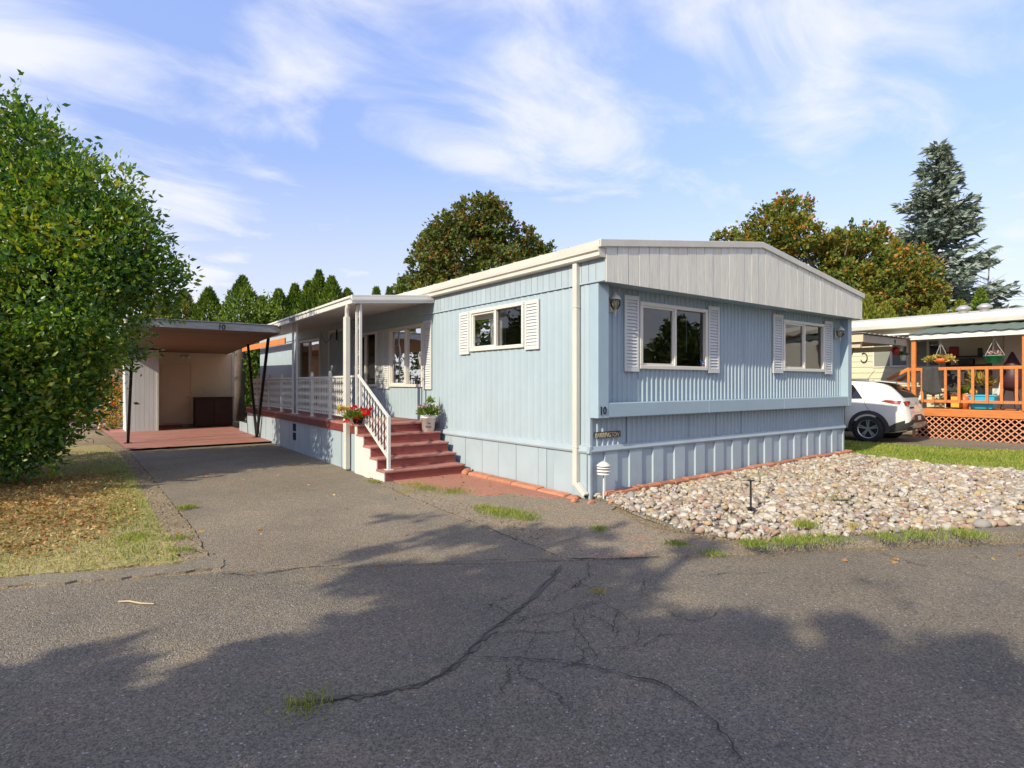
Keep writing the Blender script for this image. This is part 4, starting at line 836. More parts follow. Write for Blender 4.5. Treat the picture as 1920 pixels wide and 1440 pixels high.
for px_, py_, d_, w_, lb, mt in ((300,552,26,1.05,'bushy yellow-green evergreen right behind the carport roof corner',ARBY),(345,548,27,1.0,'round bright evergreen second from the leafy tree above the carport',ARBY),(392,542,27,.95,'rounded evergreen with a bare brown patch above the carport number',ARB),(455,520,26,1.02,'tall plump column evergreen alone above the carport fascia',ARB),(492,560,28,.8,'short dark evergreen in the gap right of the plump column',ARB),(523,545,27,.85,'pointed evergreen above the carport and awning joint',ARB),(553,535,27.5,.75,'slender evergreen rising just left of the tallest pair',ARB),(578,530,27,.7,'narrow evergreen leaning into the tallest cluster above the awning',ARB),(598,510,27,.78,'tallest pointed evergreen behind the porch awning',ARB),(622,521,26.5,.85,'broad bright evergreen right of the tallest one above the awning',ARB),(652,544,28,.9,'low rounded evergreen at the right end of the awning cluster',ARB),(706,541,30,.55,'first small evergreen tip above the awning edge',ARB),(730,541,30,.5,'middle small evergreen tip above the awning edge',ARB),(755,537,30,.62,'small evergreen tip nearest the maple above the awning',ARB),(785,533,30,.9,'yellow-green evergreen top in front of the maple base',ARBY),(822,530,31,1.0,'yellow-green evergreen top half hidden by the eave before the maple',ARBY)):
    column(px_, py_, d_, w_, lb, mt)
for px_, py_, d_, w_, lb, mt in ((1625,556,26,.75,'pointed bright evergreen beside the gable end',ARBY),(1660,570,26,.85,'squat bright evergreen second from the gable end',ARBY),(1733,580,28,.6,'small evergreen tip above the neighbour roof middle',ARBY),(1760,568,28,.75,'yellow-green evergreen tip above the neighbour roof',ARBY),(1800,566,28,.85,'rounded yellow-green evergreen left of the roof vents',ARBY),(1838,545,28,.6,'pointed green evergreen directly behind the roof vents',ARB)):
    column(px_, py_, d_, w_, lb, mt)
# dark undergrowth and a thick trunk at the back of the carport
x, y, z = Dp(447,760,24); 
HB = thing('hedge_trunk', 'thick shaded evergreen trunk behind the carport beside the shed corner', 'tree', (x,y,0))
m = MB(); m.tube([(x-.05,y,-.1),(x,y,1.2),(x+.08,y,2.6),(x+.1,y,4)], [.30,.24,.22,.18], 10); m.build('trunk', BARK, HB, True)
V_, F_ = crown_from_lobes([(x+.7,y+.6,2.4,1.2),(x+1.5,y+1,1.5,1.2),(x+.6,y+.3,3.9,1.3),(x+2.2,y+1.2,3.1,1.2)], 900, 6, .16, .5, .3); link('crown', np_mesh('crown', V_, F_, ARB), HB)['kind'] = 'stuff'
MAPLE = leafmat('turning_maple_leaf', [(.05,.09,.018),(.075,.115,.02),(.085,.125,.022),(.095,.135,.024),(.10,.13,.024),(.13,.12,.026),(.24,.11,.03)], .3, .55, .3)
MAPLE2 = leafmat('autumn_maple_leaf', [(.055,.095,.018),(.075,.12,.02),(.10,.15,.022),(.125,.17,.025),(.16,.18,.028),(.24,.18,.028),(.40,.16,.03)], .3, .55, .3)
def lobes_px(L_, d, dz=0): 
    out = []
    for px_, py_, rp in L_: dd = d+random.uniform(-1.5,1.5); out.append((*Dp(px_,py_,dd), rp/1105*dd))
    return out
ml = lobes_px(((890,410,46),(840,440,42),(925,425,44),(870,480,66),(805,495,42),(950,470,48),(985,480,30),(1015,462,20),(800,545,45),(850,545,62),(930,530,70),(770,560,36),(905,395,28),(925,388,16),(820,465,36),(990,440,14),(760,535,16),(1000,520,40),(980,570,60),(860,600,70)), 37)
tree('maple_tree', 'round green maple with a red tip rising behind the roof', 'tree', (*Dp(900,720,37)[:2],0), ml, MAPLE, 6200, 8, .21, .8, .30, .3, gap=.6, lump=1)
ml = lobes_px(((1455,430,48),(1480,400,34),(1440,470,50),(1495,440,40),(1395,450,24),(1405,480,32),(1365,446,13),(1350,446,10),(1520,500,60),(1580,470,42),(1590,450,30),(1545,480,40),(1620,500,50),(1660,470,28),(1635,440,22),(1600,540,60),(1680,520,55),(1720,525,45),(1700,570,55),(1560,560,60),(1640,580,60),(1745,560,30),(1500,560,50)), 35)
tree('maple_tree', 'wide orange-tinged maple spreading behind the gable and neighbour roof', 'tree', (*Dp(1560,720,35)[:2],0), ml, MAPLE2, 7600, 8, .20, .8, .30, .3, gap=.6, lump=1)
# spruce
SPR = leafmat('blue_spruce_needle', [(.11,.155,.13),(.17,.22,.19),(.24,.295,.26),(.33,.375,.335)], .1, .6, .2)
def spruce(name, label, base, H, rad, nb, mat, lean=0, group=None, nn=2):
    t = thing(name, label, 'tree', base, 0, group); x0, y0, z0 = base; P = []; Dn = []; tr = MB()
    tr.tube([(x0,y0,z0-.1),(x0+lean*.5,y0,z0+H*.5),(x0+lean,y0,z0+H)], [H*.018,H*.011,.03], 8)
    for i in range(nb):
        u = (i+random.random())/nb; z = z0+.08*H+u*H*.92; a = random.uniform(0,6.283); L_ = rad*((1-u)**.85)*random.uniform(.72,1.12)+.25; L_ *= random.choice((1,1,1,.7,1.18))
        c, s_ = math.cos(a), math.sin(a); k = max(5, int(L_*9)); tt = np.linspace(.08,1,k)
        zz = z+L_*(-.30*tt*(1-u*.9)+.34*tt**2.4*(.5+u)); xs = x0+lean*u+c*L_*tt; ys = y0+s_*L_*tt
        tr.tube([(x0+lean*u,y0,z),(float(xs[k//2]),float(ys[k//2]),float(zz[k//2])),(float(xs[-1]),float(ys[-1]),float(zz[-1]))],[.05,.03,.01],4,False)
        for j in range(k):
            for _ in range(nn+2):
                sd = random.choice((-1,1)); q = random.uniform(.1,.75)*(1-tt[j]*.6)*L_*.32
                P.append((xs[j]-s_*q*sd, ys[j]+c*q*sd, zz[j]-random.uniform(0,.25)*(1.1-u))); Dn.append((c*.9-s_*sd*.7, s_*.9+c*sd*.7, random.uniform(-.25,.25)))
    V_, F_ = leaf_cloud(np.array(P), np.array(Dn), .62*H/20, .34, .5, .25); link('crown', np_mesh('crown', V_, F_, mat), t)['kind'] = 'stuff'
    tr.build('trunk', BARK, t); return t
spruce('spruce_tree', 'tall blue-green spruce with ragged branches right of the maple', (*Dp(1752,720,45)[:2],0), Dp(1752,272,45)[2], 5.2, 300, SPR, lean=.3)
# bare birch beyond the spruce
b0 = Vector(Dp(1848,640,47)); BT = thing('birch_tree', 'pale half-bare birch with thin twigs beside the spruce', 'tree', (b0.x,b0.y,0))
m = MB(); top = Vector(Dp(1856,470,47)); m.tube([(b0.x,b0.y,-.1),tuple(b0),tuple(top)],[.16,.12,.03],7)
for i in range(26):
    s_ = random.uniform(.35,1); p = b0+(top-b0)*s_; a = random.uniform(0,6.28); l = random.uniform(.6,1.9)*(1.2-s_*.5); e = p+Vector((math.cos(a)*l,math.sin(a)*l,l*.6)); m.tube([p,p+(e-p)*.5,e],[.035,.02,.008],4,False)
    for _ in range(3): a2 = random.uniform(0,6.28); q = p+(e-p)*random.uniform(.4,1); m.tube([q,q+Vector((math.cos(a2)*.5,math.sin(a2)*.5,-.35))],[.012,.006],3,False)
m.build('trunk', M('birch_bark', (.34,.31,.28), .8, .3, 3, 0, rand=0), BT)
V_, F_ = crown_from_lobes([(b0.x,b0.y,b0.z+.4,1.0),(b0.x-.9,b0.y+.3,b0.z-.6,.9),(b0.x+.9,b0.y,b0.z-.4,.7)], 110, 5, .16, .6, .5); link('crown', np_mesh('crown', V_, F_, MAPLE), BT)['kind'] = 'stuff'
# ================================================================= neighbour's home on the right
NB = thing('neighbour_home', 'sage sided single-storey home with white eaves behind the orange deck', 'house', (15.4,2,0))
NX = 15.4
def plank_wall(z0, z1, y0, y1, holes):
    z = z0; p = .185
    while z < z1-.01:
        segs = [(y0,y1)]
        for h0,h1,a,b2 in holes:
            if a < z+p*.5 < b2:
                ns = []
                for s0,s1 in segs:
                    if h0 > s0: ns.append((s0,min(s1,h0)))
                    if h1 < s1: ns.append((max(s0,h1),s1))
                segs = [q for q in ns if q[1]-q[0] > .02]
        for s0,s1 in segs:
            m = MB(); t = min(z+p, z1); m.add([(NX-.020,s0,z),(NX-.020,s1,z),(NX-.002,s1,t),(NX-.002,s0,t),(NX+.01,s0,z),(NX+.01,s1,z),(NX+.01,s1,t),(NX+.01,s0,t)],[(0,1,2,3),(4,7,6,5),(0,4,5,1),(3,2,6,7),(0,3,7,4),(1,5,6,2)]); m.build('siding_plank', SAGE, NB)
        z += p
NH = [(1.70,2.72,2.02,2.86),(.86,1.56,1.98,2.86)]
plank_wall(.2, 3.22, -.36, 9, NH)
m = MB(); m.box(NX+.01,NX+7,-7.5,9,0,3.2); m.build('rear_body', SAGE_DK, NB)
m = MB(); m.box(NX-.03,NX+.01,-7.5,-.36,.2,3.22); m.build('white_wall', WHITE, NB)
for y in (-.62,-1.05,-1.22,-2.4):
    m = MB(); m.box(NX-.05,NX-.028,y-.012,y+.012,.85,3.2); m.build('batten', GREYWOOD if y != -1.05 else DARK, NB)
for a, b2, z0, z1 in NH: window(NB, 'y', a, b2, z0, z1, NX-.0, -1, fw=.04)
NW = MB(); NW.box(NX+.3,NX+.32,2.2,2.7,2.05,2.7); NW.build('blue_shade', M('pale_blue_shade', (.20,.30,.34), .8, .1, 2, 0, rand=0), NB)
m = MB(); m.prism([(15.02,3.22),(15.0,3.25),(14.98,3.34),(15.05,3.36),(15.10,3.50),(18.9,3.95),(22.6,3.5),(22.6,3.3),(15.4,3.22)], 'y', -8, 9.5); m.build('roof', ROOF, NB)
m = MB(); m.prism([(14.99,3.20),(14.90,3.22),(14.87,3.33),(14.99,3.33)], 'y', -8, 9.5); m.build('gutter', CREAM, NB)
for y, x in ((.62,16.5),(.2,16.9)):
    m = MB(); zr = 3.50+(x-15.1)*.118; m.lathe([(.12,-.1),(.12,.10),(.20,.11),(.19,.16),(.08,.24),(0,.25)],14,(x,y,zr)); m.build('roof_vent', GALV, NB, True)
# deck with railing and lattice
ND = thing('neighbour_deck', 'orange stained raised deck with picket railing and salmon lattice skirt', 'deck', (14.3,-1.5,0)); DX = 13.4; NZ = .83; NY0, NY1 = -4.2, .92
x = DX
while x < 15.3:
    m = MB(); m.box(x+.003,x+.137,NY0,NY1,NZ-.035,NZ); m.build('deck_board', ORANGEWOOD, ND); x += .14
m = MB(); m.box(DX-.03,DX,NY0,NY1+.02,NZ-.20,NZ-.037); m.build('rim_board', ORANGEWOOD, ND)
m = MB(); m.box(DX,15.3,NY1,NY1+.03,NZ-.20,NZ-.037); m.build('rim_board', ORANGEWOOD, ND)
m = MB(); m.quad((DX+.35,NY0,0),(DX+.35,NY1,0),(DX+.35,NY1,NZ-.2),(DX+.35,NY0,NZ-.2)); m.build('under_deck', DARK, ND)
LH = NZ-.215; L0 = .02
def lat(y, sgn):
    a = (y, L0); b2 = (y+sgn*(LH-L0), LH)
    lo, hi = min(a[0],b2[0]), max(a[0],b2[0])
    if lo < NY0: 
        t = (NY0-a[0])/(b2[0]-a[0]); p = (NY0, a[1]+(b2[1]-a[1])*t); a, b2 = (a, p) if a[0] > NY0 else (p, b2)
    if hi > NY1:
        t = (NY1-a[0])/(b2[0]-a[0]); p = (NY1, a[1]+(b2[1]-a[1])*t); a, b2 = (a, p) if a[0] < NY1 else (p, b2)
    if abs(a[0]-b2[0]) < .05: return
    m = MB(); xx = DX-(.006 if sgn > 0 else .014); m.bar((xx,a[0],a[1]),(xx,b2[0],b2[1]),.007,.034,(1,0,0)) if False else m.add([(xx-.003,a[0]-.017,a[1]),(xx-.003,a[0]+.017,a[1]),(xx-.003,b2[0]+.017,b2[1]),(xx-.003,b2[0]-.017,b2[1]),(xx+.003,a[0]-.017,a[1]),(xx+.003,a[0]+.017,a[1]),(xx+.003,b2[0]+.017,b2[1]),(xx+.003,b2[0]-.017,b2[1])],[(0,1,2,3),(7,6,5,4),(0,4,5,1),(1,5,6,2),(2,6,7,3),(3,7,4,0)])
    m.build('lattice_strip', LATTICE, ND)
y = NY0-.6
while y < NY1+.6:
    for sg in (1,-1):
        if NY0 < y < NY1 or NY0 < y+sg*(LH-L0) < NY1: lat(y, sg)
    y += .152
for y in (-.42-1.2, .88, -3.9):
    m = MB(); m.box(DX-.026,DX-.016,y-.04,y+.04,.0,NZ-.2); m.build('lattice_trim', LATTICE, ND)
m = MB(); m.box(DX-.01,DX+.05,NY0,.60,1.875,1.955); m.build('top_rail', ORANGEWOOD, ND)
m = MB(); m.box(DX-.01,DX+.05,.50,1.0,1.865,1.945); m.build('top_rail', ORANGEWOOD, ND)
m = MB(); m.box(DX-.0,DX+.04,NY0,.9,1.0,1.075); m.build('bottom_rail', ORANGEWOOD, ND)
for y in (.68,.42,.14,-.16,-.455,-.75,-1.045,-1.34,-1.63,-1.93,-2.2,-2.5,-2.8,-3.1):
    m = MB(); m.box(DX-.045,DX-.012,y-.03,y+.03,1.0 if y < .6 else 1.0,1.93); m.build('picket', ORANGEWOOD, ND)
m = MB(); m.box(DX-.03,DX+.07,.84,.95,NZ,2.74); bevel(m.build('deck_post', ORANGEWOOD, ND), .01, 1)
m = MB(); m.box(DX-.04,DX+.0,.98,1.04,.5,1.93); m.build('deck_post', ORANGEWOOD, ND)
m = MB(); m.box(DX-.03,DX+.07,-1.55,-1.44,NZ,2.8); bevel(m.build('deck_post', ORANGEWOOD, ND), .01, 1)
m = MB(); m.bar((DX,1.0,1.93),(DX+.0,1.55,1.62),.05,.09); m.build('stair_rail', ORANGEWOOD, ND)
m = MB(); m.bar((DX+.9,1.0,1.95),(DX+.9,2.4,1.1),.05,.09); m.build('stair_rail', ORANGEWOOD, ND)
m = MB(); m.box(DX-.02,DX+.03,1.48,1.53,.4,1.62); m.build('stair_post', ORANGEWOOD, ND)
NR = thing('deck_roof', 'green corrugated porch roof with white fascia over the neighbour deck', 'porch roof', (14.3,-1.5,2.8))
m = MB(); m.box(DX-.10,DX-.065,-4.6,.98,2.72,2.86); m.build('fascia', WHITE, NR)
m = MB(); ys = np.arange(-4.6,1.05,.075)
for i, (a, b2) in enumerate(zip(ys, ys[1:])):
    h0, h1 = .012*math.sin(i*math.pi/2), .012*math.sin((i+1)*math.pi/2)
    m.quad((DX-.16,a,2.865+h0),(DX-.16,b2,2.865+h1),(15.35,b2,3.22+h1),(15.35,a,3.22+h0))
m.build('corrugated_sheet', GREENROOF, NR)
m = MB(); m.quad((DX-.06,-4.6,2.85),(DX-.06,.98,2.85),(15.36,.98,3.12),(15.36,-4.6,3.12)); m.build('ceiling', GREYWOOD, NR)
NC = thing('neighbour_carport', 'beige beamed carport roof with corrugated edge over the white car', 'carport', (12,3,2.5))
TANW = M('tan_painted_beam', (.52,.43,.30), .6, .15, 3, .1, 40, rand=.04)
m = MB(); m.box(10.50,13.28,1.02,1.07,2.56,2.74); m.build('fascia', M('tan_grey_fascia', (.36,.33,.28), .6, .15, 3, .1, 40, rand=0), NC)
m = MB(); m.box(10.46,10.50,1.0,9,2.56,2.76); m.build('side_fascia', TANW, NC)
for x in (10.6,13.15):
    m = MB(); m.box(x-.05,x+.05,1.1,9,2.42,2.56); m.build('beam', TANW, NC)
m = MB(); m.quad((10.5,1.07,2.60),(13.3,1.07,2.60),(13.3,9,2.60),(10.5,9,2.60)); m.build('ceiling', WOODCEIL, NC)
m = MB(); xs = np.arange(10.40,13.4,.075)
for i, (a, b2) in enumerate(zip(xs, xs[1:])):
    h0, h1 = .012*math.sin(i*math.pi/2), .012*math.sin((i+1)*math.pi/2); m.quad((a,.93,2.775+h0),(b2,.93,2.775+h1),(b2,9,2.84+h1),(a,9,2.84+h0))
m.build('corrugated_sheet', WHITE, NC)
m = MB(); m.box(13.32,15.36,.985,2.1,2.88,2.92); m.build('added_shade_roof', WHITE, NC)  # roof slab added to shade the siding beside the deck
m = MB(); m.bar((10.62,1.3,2.42),(10.62,1.55,1.7),.06,.06); m.bar((10.62,1.55,1.75),(10.62,1.55,.03),.07,.07); m.build('post', BLACKMETAL, NC)
text('lot_number', '9', .17, (12.42,1.013,2.575), (R(90),0,0), BLACK, NC, off=.004)
# --------------------------------------------------------------- things on the neighbour's deck
PLAST = lambda n, c: M(n, c, .4, .06, 3, 0, rand=0)
TUBBLUE = PLAST('turquoise_plastic', (.03,.42,.66)); GREENP = PLAST('green_plastic', (.02,.25,.10)); TERRA = PLAST('orange_terracotta', (.55,.13,.035)); REDP = PLAST('red_plastic', (.25,.012,.02)); YEL = PLAST('yellow_plastic', (.60,.34,.06)); CLOTH = M('charcoal_cloth', (.045,.045,.045), .9, .2, 10, .3, 80, rand=0)
FLOWY = leafmat('yellow_flower', [(.16,.16,.03),(.32,.25,.04),(.48,.34,.08),(.55,.42,.2)], .25, .6, .2); FLOWP = leafmat('pink_flower', [(.10,.16,.03),(.45,.2,.28),(.55,.4,.4)], .25, .6, .2); GRN = leafmat('houseplant_leaf', [(.05,.11,.02),(.10,.17,.03),(.20,.26,.06)], .3, .45, .3); REDF = leafmat('red_petal', [(.40,.005,.01),(.55,.01,.015),(.62,.02,.02)], .25, .5, .3)
def blob(name, mat, c, r, n, size, parent, up=.5, aspect=.5, sc=(1,1,1)):
    d = rng.normal(size=(n,3)); d /= np.linalg.norm(d,axis=1)[:,None]; d[:,2] = np.abs(d[:,2])*.9-.1; p = np.array(c)+d*(r*rng.uniform(.25,1.05,n))[:,None]*np.array(sc); g = d+np.array([0,0,up])
    V_, F_ = leaf_cloud(p, g, size, aspect, .25, .4); o = link(name, np_mesh(name, V_, F_, mat), parent); o['kind'] = 'stuff'; return o
def hanging(y, x, z, prof, mat, label, fm, sc, ztop):
    t = thing('hanging_basket', label, 'hanging basket', (x,y,z)); m = MB(); m.lathe(prof, 18, (x,y,z)); m.build('basket', mat, t, True)
    rr = max(p[0] for p in prof); zt = max(p[1] for p in prof)
    for k in range(3): 
        a = k*2.09+.4; m = MB(); m.tube([(x+rr*math.cos(a),y+rr*math.sin(a),z+zt),(x,y,z+zt+.42)], .004, 5); m.build('hanger_wire', WHITE, t)
    m = MB(); m.tube([(x,y,z+zt+.42),(x,y,ztop)], .004, 5); m.build('hanger_wire', WHITE, t)
    return t, zt
t, zt = hanging(.30,13.55,2.06,[(0,0),(.09,.01),(.15,.06),(.175,.13),(.17,.13)],TERRA,'orange bowl basket of trailing yellow flowers hanging by the deck post',FLOWY,1,2.84)
blob('flowers', FLOWY, (13.55,.30,2.18), .24, 260, .075, t, .3, .7, (1,1.25,.6)); blob('flowers', FLOWY, (13.5,.52,2.13), .16, 120, .075, t, .1, .7, (1,1,.9)); blob('flowers', FLOWY, (13.5,.05,2.12), .10, 50, .07, t, -.2, .7)
t, zt = hanging(-.84,13.6,2.04,[(0,0),(.15,.0),(.20,.17),(.225,.17),(.225,.195),(.19,.195)],GREENP,'green pot basket with pink flowers hanging over the deck railing',FLOWP,1,2.86)
blob('flowers', FLOWP, (13.6,-.84,2.24), .13, 110, .055, t, .5, .7)
t = thing('hanging_planter', 'small white planter with green fronds hanging near the orange post', 'planter', (13.6,1.28,2.1)); m = MB(); m.lathe([(0,0),(.07,.0),(.085,.16),(.075,.16)],12,(13.6,1.22,2.16)); m.build('pot', WHITE, t, True); m = MB(); m.tube([(13.6,1.22,2.3),(13.6,1.22,2.6)],.004,5); m.build('hanger_wire', WHITE, t); blob('fronds', GRN, (13.6,1.22,2.32), .11, 60, .08, t)
# cloth draped over the gap in the rail
m = MB(); n_ = 14; rows = 10
vs = []; 
for i in range(n_+1):
    for j in range(rows+1):
        u, v_ = i/n_, j/rows; yb = .66-.36*u-.10*v_*v_*(u>.5)*u; zb = 1.965-(.62+.10*math.sin(u*3.1)+.08*u)*v_; xb = DX-.055-.02*math.sin(u*9+v_*2)-.03*v_; vs.append((xb,yb,zb))
m.add(vs, [(i*(rows+1)+j,(i+1)*(rows+1)+j,(i+1)*(rows+1)+j+1,i*(rows+1)+j+1) for i in range(n_) for j in range(rows)])
o = m.build('draped_cloth', CLOTH, None, True); so2 = o.modifiers.new('thick','SOLIDIFY'); so2.thickness = .012; tag(o, 'charcoal cloth draped over the orange deck railing by the post', 'cloth')
# chair
t = thing('patio_chair', 'dark patio chair with white legs behind the draped cloth', 'chair', (14.2,.25,NZ)); m = MB(); m.box(13.95,14.45,.0,.5,NZ+.40,NZ+.46); bevel(m.build('seat', CLOTH, t),.03,2); m = MB(); m.bar((13.9,.03,NZ+.45),(13.8,-.02,NZ+.95),.48,.05,(0,1,0)); 
m = MB(); m.prism([(.0,NZ+.42),(.5,NZ+.42),(.46,NZ+.95),(.04,NZ+.95)],'x',14.45,14.5); m.build('backrest', CLOTH, t)
for a in (13.98,14.42):
    for b2 in (.04,.46): m = MB(); m.tube([(a,b2,NZ),(a,b2,NZ+.41)],.016,6); m.build('leg', WHITE, t)
# tub and plants
t = thing('storage_tub', 'bright blue plastic tub standing on the deck behind the pickets', 'tub', (13.75,-.55,NZ)); m = MB()
m.add([(13.58,-.80,NZ+.02),(13.9,-.80,NZ+.02),(13.9,-.38,NZ+.02),(13.58,-.38,NZ+.02),(13.52,-.88,NZ+.37),(13.96,-.88,NZ+.37),(13.96,-.30,NZ+.37),(13.52,-.30,NZ+.37)],[(0,3,2,1),(0,1,5,4),(1,2,6,5),(2,3,7,6),(3,0,4,7)]); bevel(m.build('tub_body', TUBBLUE, t),.03,2)
m = MB(); m.box(13.5,13.98,-.91,-.885,.355+NZ,.385+NZ); m.box(13.5,13.98,-.295,-.27,.355+NZ,.385+NZ); m.box(13.5,13.525,-.885,-.295,.355+NZ,.385+NZ); m.box(13.955,13.98,-.885,-.295,.355+NZ,.385+NZ); m.build('rim', TUBBLUE, t)
t = thing('plant_box', 'yellow planter box with a red lid behind the deck pickets', 'planter', (13.9,.0,NZ)); m = MB(); m.box(13.75,14.05,-.06,.14,NZ+.02,NZ+.34); bevel(m.build('box', YEL, t),.01,1); m = MB(); m.box(13.74,14.06,-.07,.15,NZ+.34,NZ+.38); m.build('lid', REDP, t)
for (y, x, z, r_, lb) in ((-.42,14.1,NZ+.62,.36,'spiky spider plant on a low stand behind the blue tub'),(-.08,14.05,NZ+.40,.20,'bushy green pot plant beside the yellow planter')):
    t = thing('pot_plant', lb, 'plant', (x,y,NZ)); m = MB(); m.lathe([(0,0),(.10,0),(.13,z-NZ),(.11,z-NZ)],14,(x,y,NZ)); m.build('pot', DARK if r_ > .3 else TERRA, t, True); blob('leaves', GRN if r_ < .3 else FLOWY, (x,y,z+.02), r_, 170, .26 if r_ > .3 else .10, t, .4, .14 if r_ > .3 else .5, (.7,.8,.75))
t = thing('gourd', 'round yellow ball sitting above the blue tub', 'ball', (13.98,-.35,NZ+.4)); m = MB(); m.lathe([(0,0),(.06,.015),(.10,.07),(.10,.12),(.06,.18),(0,.19)],14,(14.02,-.30,NZ+.36)); m.build('shell', YEL, t, True)
m = MB(); m.lathe([(0,0),(.10,.0),(.10,.36),(.0,.36)],12,(14.02,-.30,NZ)); m.build('stand', GREYWOOD, t)
# shelf with clutter under the wall
t = thing('deck_shelf', 'dark shelf rack against the grey siding above the deck', 'shelf', (15.2,.1,NZ))
for z in (1.78,2.05,2.30):
    m = MB(); m.box(14.95,15.3,-.38,.62,z-.03,z); m.build('shelf_board', BROWN, t)
for y in (-.37,.60):
    m = MB(); m.box(14.96,15.28,y-.015,y+.015,NZ,2.42); m.build('upright', BLACK, t)
for nm, mat, b_, lb in (('red_container', REDP, (15.0,15.22,.36,.56,2.30,2.58), 'red rounded container on the top of the deck shelf'),('red_basket', REDP, (15.0,15.2,-.36,-.16,1.78,1.96), 'dark red basket on the low deck shelf'),('dark_bin', CLOTH, (15.0,15.2,-.02,.34,2.05,2.22), 'long dark bin on the middle deck shelf'),('grey_bin', GALV, (15.0,15.2,-.1,.14,1.78,1.9), 'grey bin on the low deck shelf'),('dark_jar', BLACK, (15.0,15.12,-.22,-.12,2.30,2.52), 'black jar on the top deck shelf'),('pale_jar', GREYWOOD, (15.0,15.14,-.36,-.26,2.30,2.46), 'pale jar at the end of the top deck shelf'),('white_bundle', WHITE, (14.98,15.15,.16,.30,1.78,1.84), 'white bundle on the low deck shelf')):
    m = MB(); m.box(*b_); tag(bevel(m.build(nm, mat), .03, 3), lb, nm.split('_')[-1])
t = thing('kettle_grill', 'dark covered kettle grill with maroon body hanging before the white wall', 'grill', (14.6,-1.05,NZ)); m = MB(); m.lathe([(0,0),(.16,.04),(.24,.16),(.27,.34),(.25,.5),(.17,.72),(.07,.95),(.02,1.05)],18,(14.5,-1.0,1.30)); m.build('cover', M('maroon_cover', (.055,.02,.025), .5, .3, 5, .2, 20, rand=0), t, True)
for k in range(3): a = k*2.09; m = MB(); m.tube([(14.5+.15*math.cos(a),-1.0+.15*math.sin(a),1.35),(14.5+.25*math.cos(a),-1.0+.25*math.sin(a),NZ)],.012,6); m.build('leg', BLACK, t)
m = MB(); m.tube([(13.8,-.86,NZ+.3),(13.95,-.9,NZ+.8)],.02,8); tag(m.build('broom_handle', WHITE), 'white handle leaning out of the blue tub', 'handle')
m = MB(); m.lathe([(0,0),(.05,.0),(.05,.28),(.02,.36),(.0,.38)],12,(13.6,.80,NZ)); tag(m.build('white_bottle', WHITE, None, True), 'tall white bottle on the deck beside the orange post', 'bottle')
m = MB(); 
for k in range(22):
    a = k/22*2*math.pi
m.tube([(NX-.05,2.98+.10*math.cos(a),2.36+.15*math.sin(a)) for a in np.linspace(.9,5.9,16)], .014, 6); tag(m.build('wall_hook', BLACK), 'black open ring hanging on the sunlit sage siding', 'ring')
m = MB(); m.lathe([(0,-.12),(.07,-.08),(.10,0),(.07,.08),(0,.12)],12,(13.0,1.2,2.42)); tag(m.build('red_ornament', REDP, None, True), 'dark red ball ornament hanging under the neighbour carport beam', 'ornament')
# ================================================================= white car
CARPAINT = M('white_car_paint', (.62,.61,.585), .25, .03, 1, 0, spec=.5, rand=0, coat=.8); TINT = M('tinted_glass', (.012,.013,.015), .05, .05, 1, 0, spec=.8, rand=0); CLAD = M('black_cladding', (.030,.030,.031), .55, .1, 4, .1, 80, rand=0); TYRE = M('tyre_rubber', (.018,.018,.019), .8, .15, 5, .2, 60, rand=0); ALLOY = M('alloy_rim', (.50,.52,.55), .28, .08, 3, 0, rand=0, metal=.85); SILV = M('satin_silver', (.55,.53,.50), .35, .05, 3, 0, rand=0, metal=.6); TAIL = M('tail_lamp_red', (.22,.008,.012), .15, .2, 6, 0, spec=.7, rand=0, coat=.6); TAILB = M('tail_lamp_bright', (.62,.02,.02), .2, .1, 6, 0, spec=.6, rand=0, coat=.6); AMBER = M('amber_lens', (.65,.18,.03), .2, .1, 6, 0, rand=0, coat=.6)
CAR = thing('parked_car', 'white compact car with tinted rear glass parked beside the orange deck', 'car', (11.98,2.1,.03))
CX, CY0, CZ = 11.98, -.13, .03
def smooth(x, xs, ys):
    xs = np.array(xs); ys = np.array(ys); i = int(np.clip(np.searchsorted(xs, x)-1, 0, len(xs)-2)); t = (x-xs[i])/(xs[i+1]-xs[i]); t = min(1,max(0,t))
    def tg(k): 
        a = max(k-1,0); b_ = min(k+1,len(xs)-1); return (ys[b_]-ys[a])/(xs[b_]-xs[a]+1e-9)
    h = xs[i+1]-xs[i]; t2, t3 = t*t, t*t*t
    return (2*t3-3*t2+1)*ys[i]+(t3-2*t2+t)*h*tg(i)+(-2*t3+3*t2)*ys[i+1]+(t3-t2)*h*tg(i+1)
LEN = 4.32
# side-view outlines: half widths and heights along the car (s = metres from the rear)
def top(s): return smooth(s, [0,.03,.08,.14,.28,.45,.62,.80,1.2,1.8,2.4,2.75,3.05,3.4,3.8,4.1,4.25,LEN],[.60,.80,.98,1.09,1.25,1.405,1.50,1.545,1.59,1.605,1.56,1.44,1.23,1.08,1.03,.93,.75,.55])
def belt(s): return min(top(s)-.01, smooth(s, [0,.14,.5,1.2,2.4,3.1,3.8,LEN],[.55,1.02,1.10,1.06,1.02,.99,.93,.5]))
def half(s): return smooth(s, [0,.05,.15,.35,.8,1.6,2.8,3.5,3.9,4.15,LEN],[.66,.76,.835,.875,.90,.905,.905,.89,.85,.76,.55])
def bot(s): return smooth(s, [0,.08,.25,.6,3.6,4.1,LEN],[.42,.32,.26,.22,.22,.25,.35])
def roofw(s): return smooth(s, [0,.14,.45,.8,1.8,2.6,3.1,3.6,LEN],[.60,.70,.60,.57,.56,.58,.72,.74,.5])
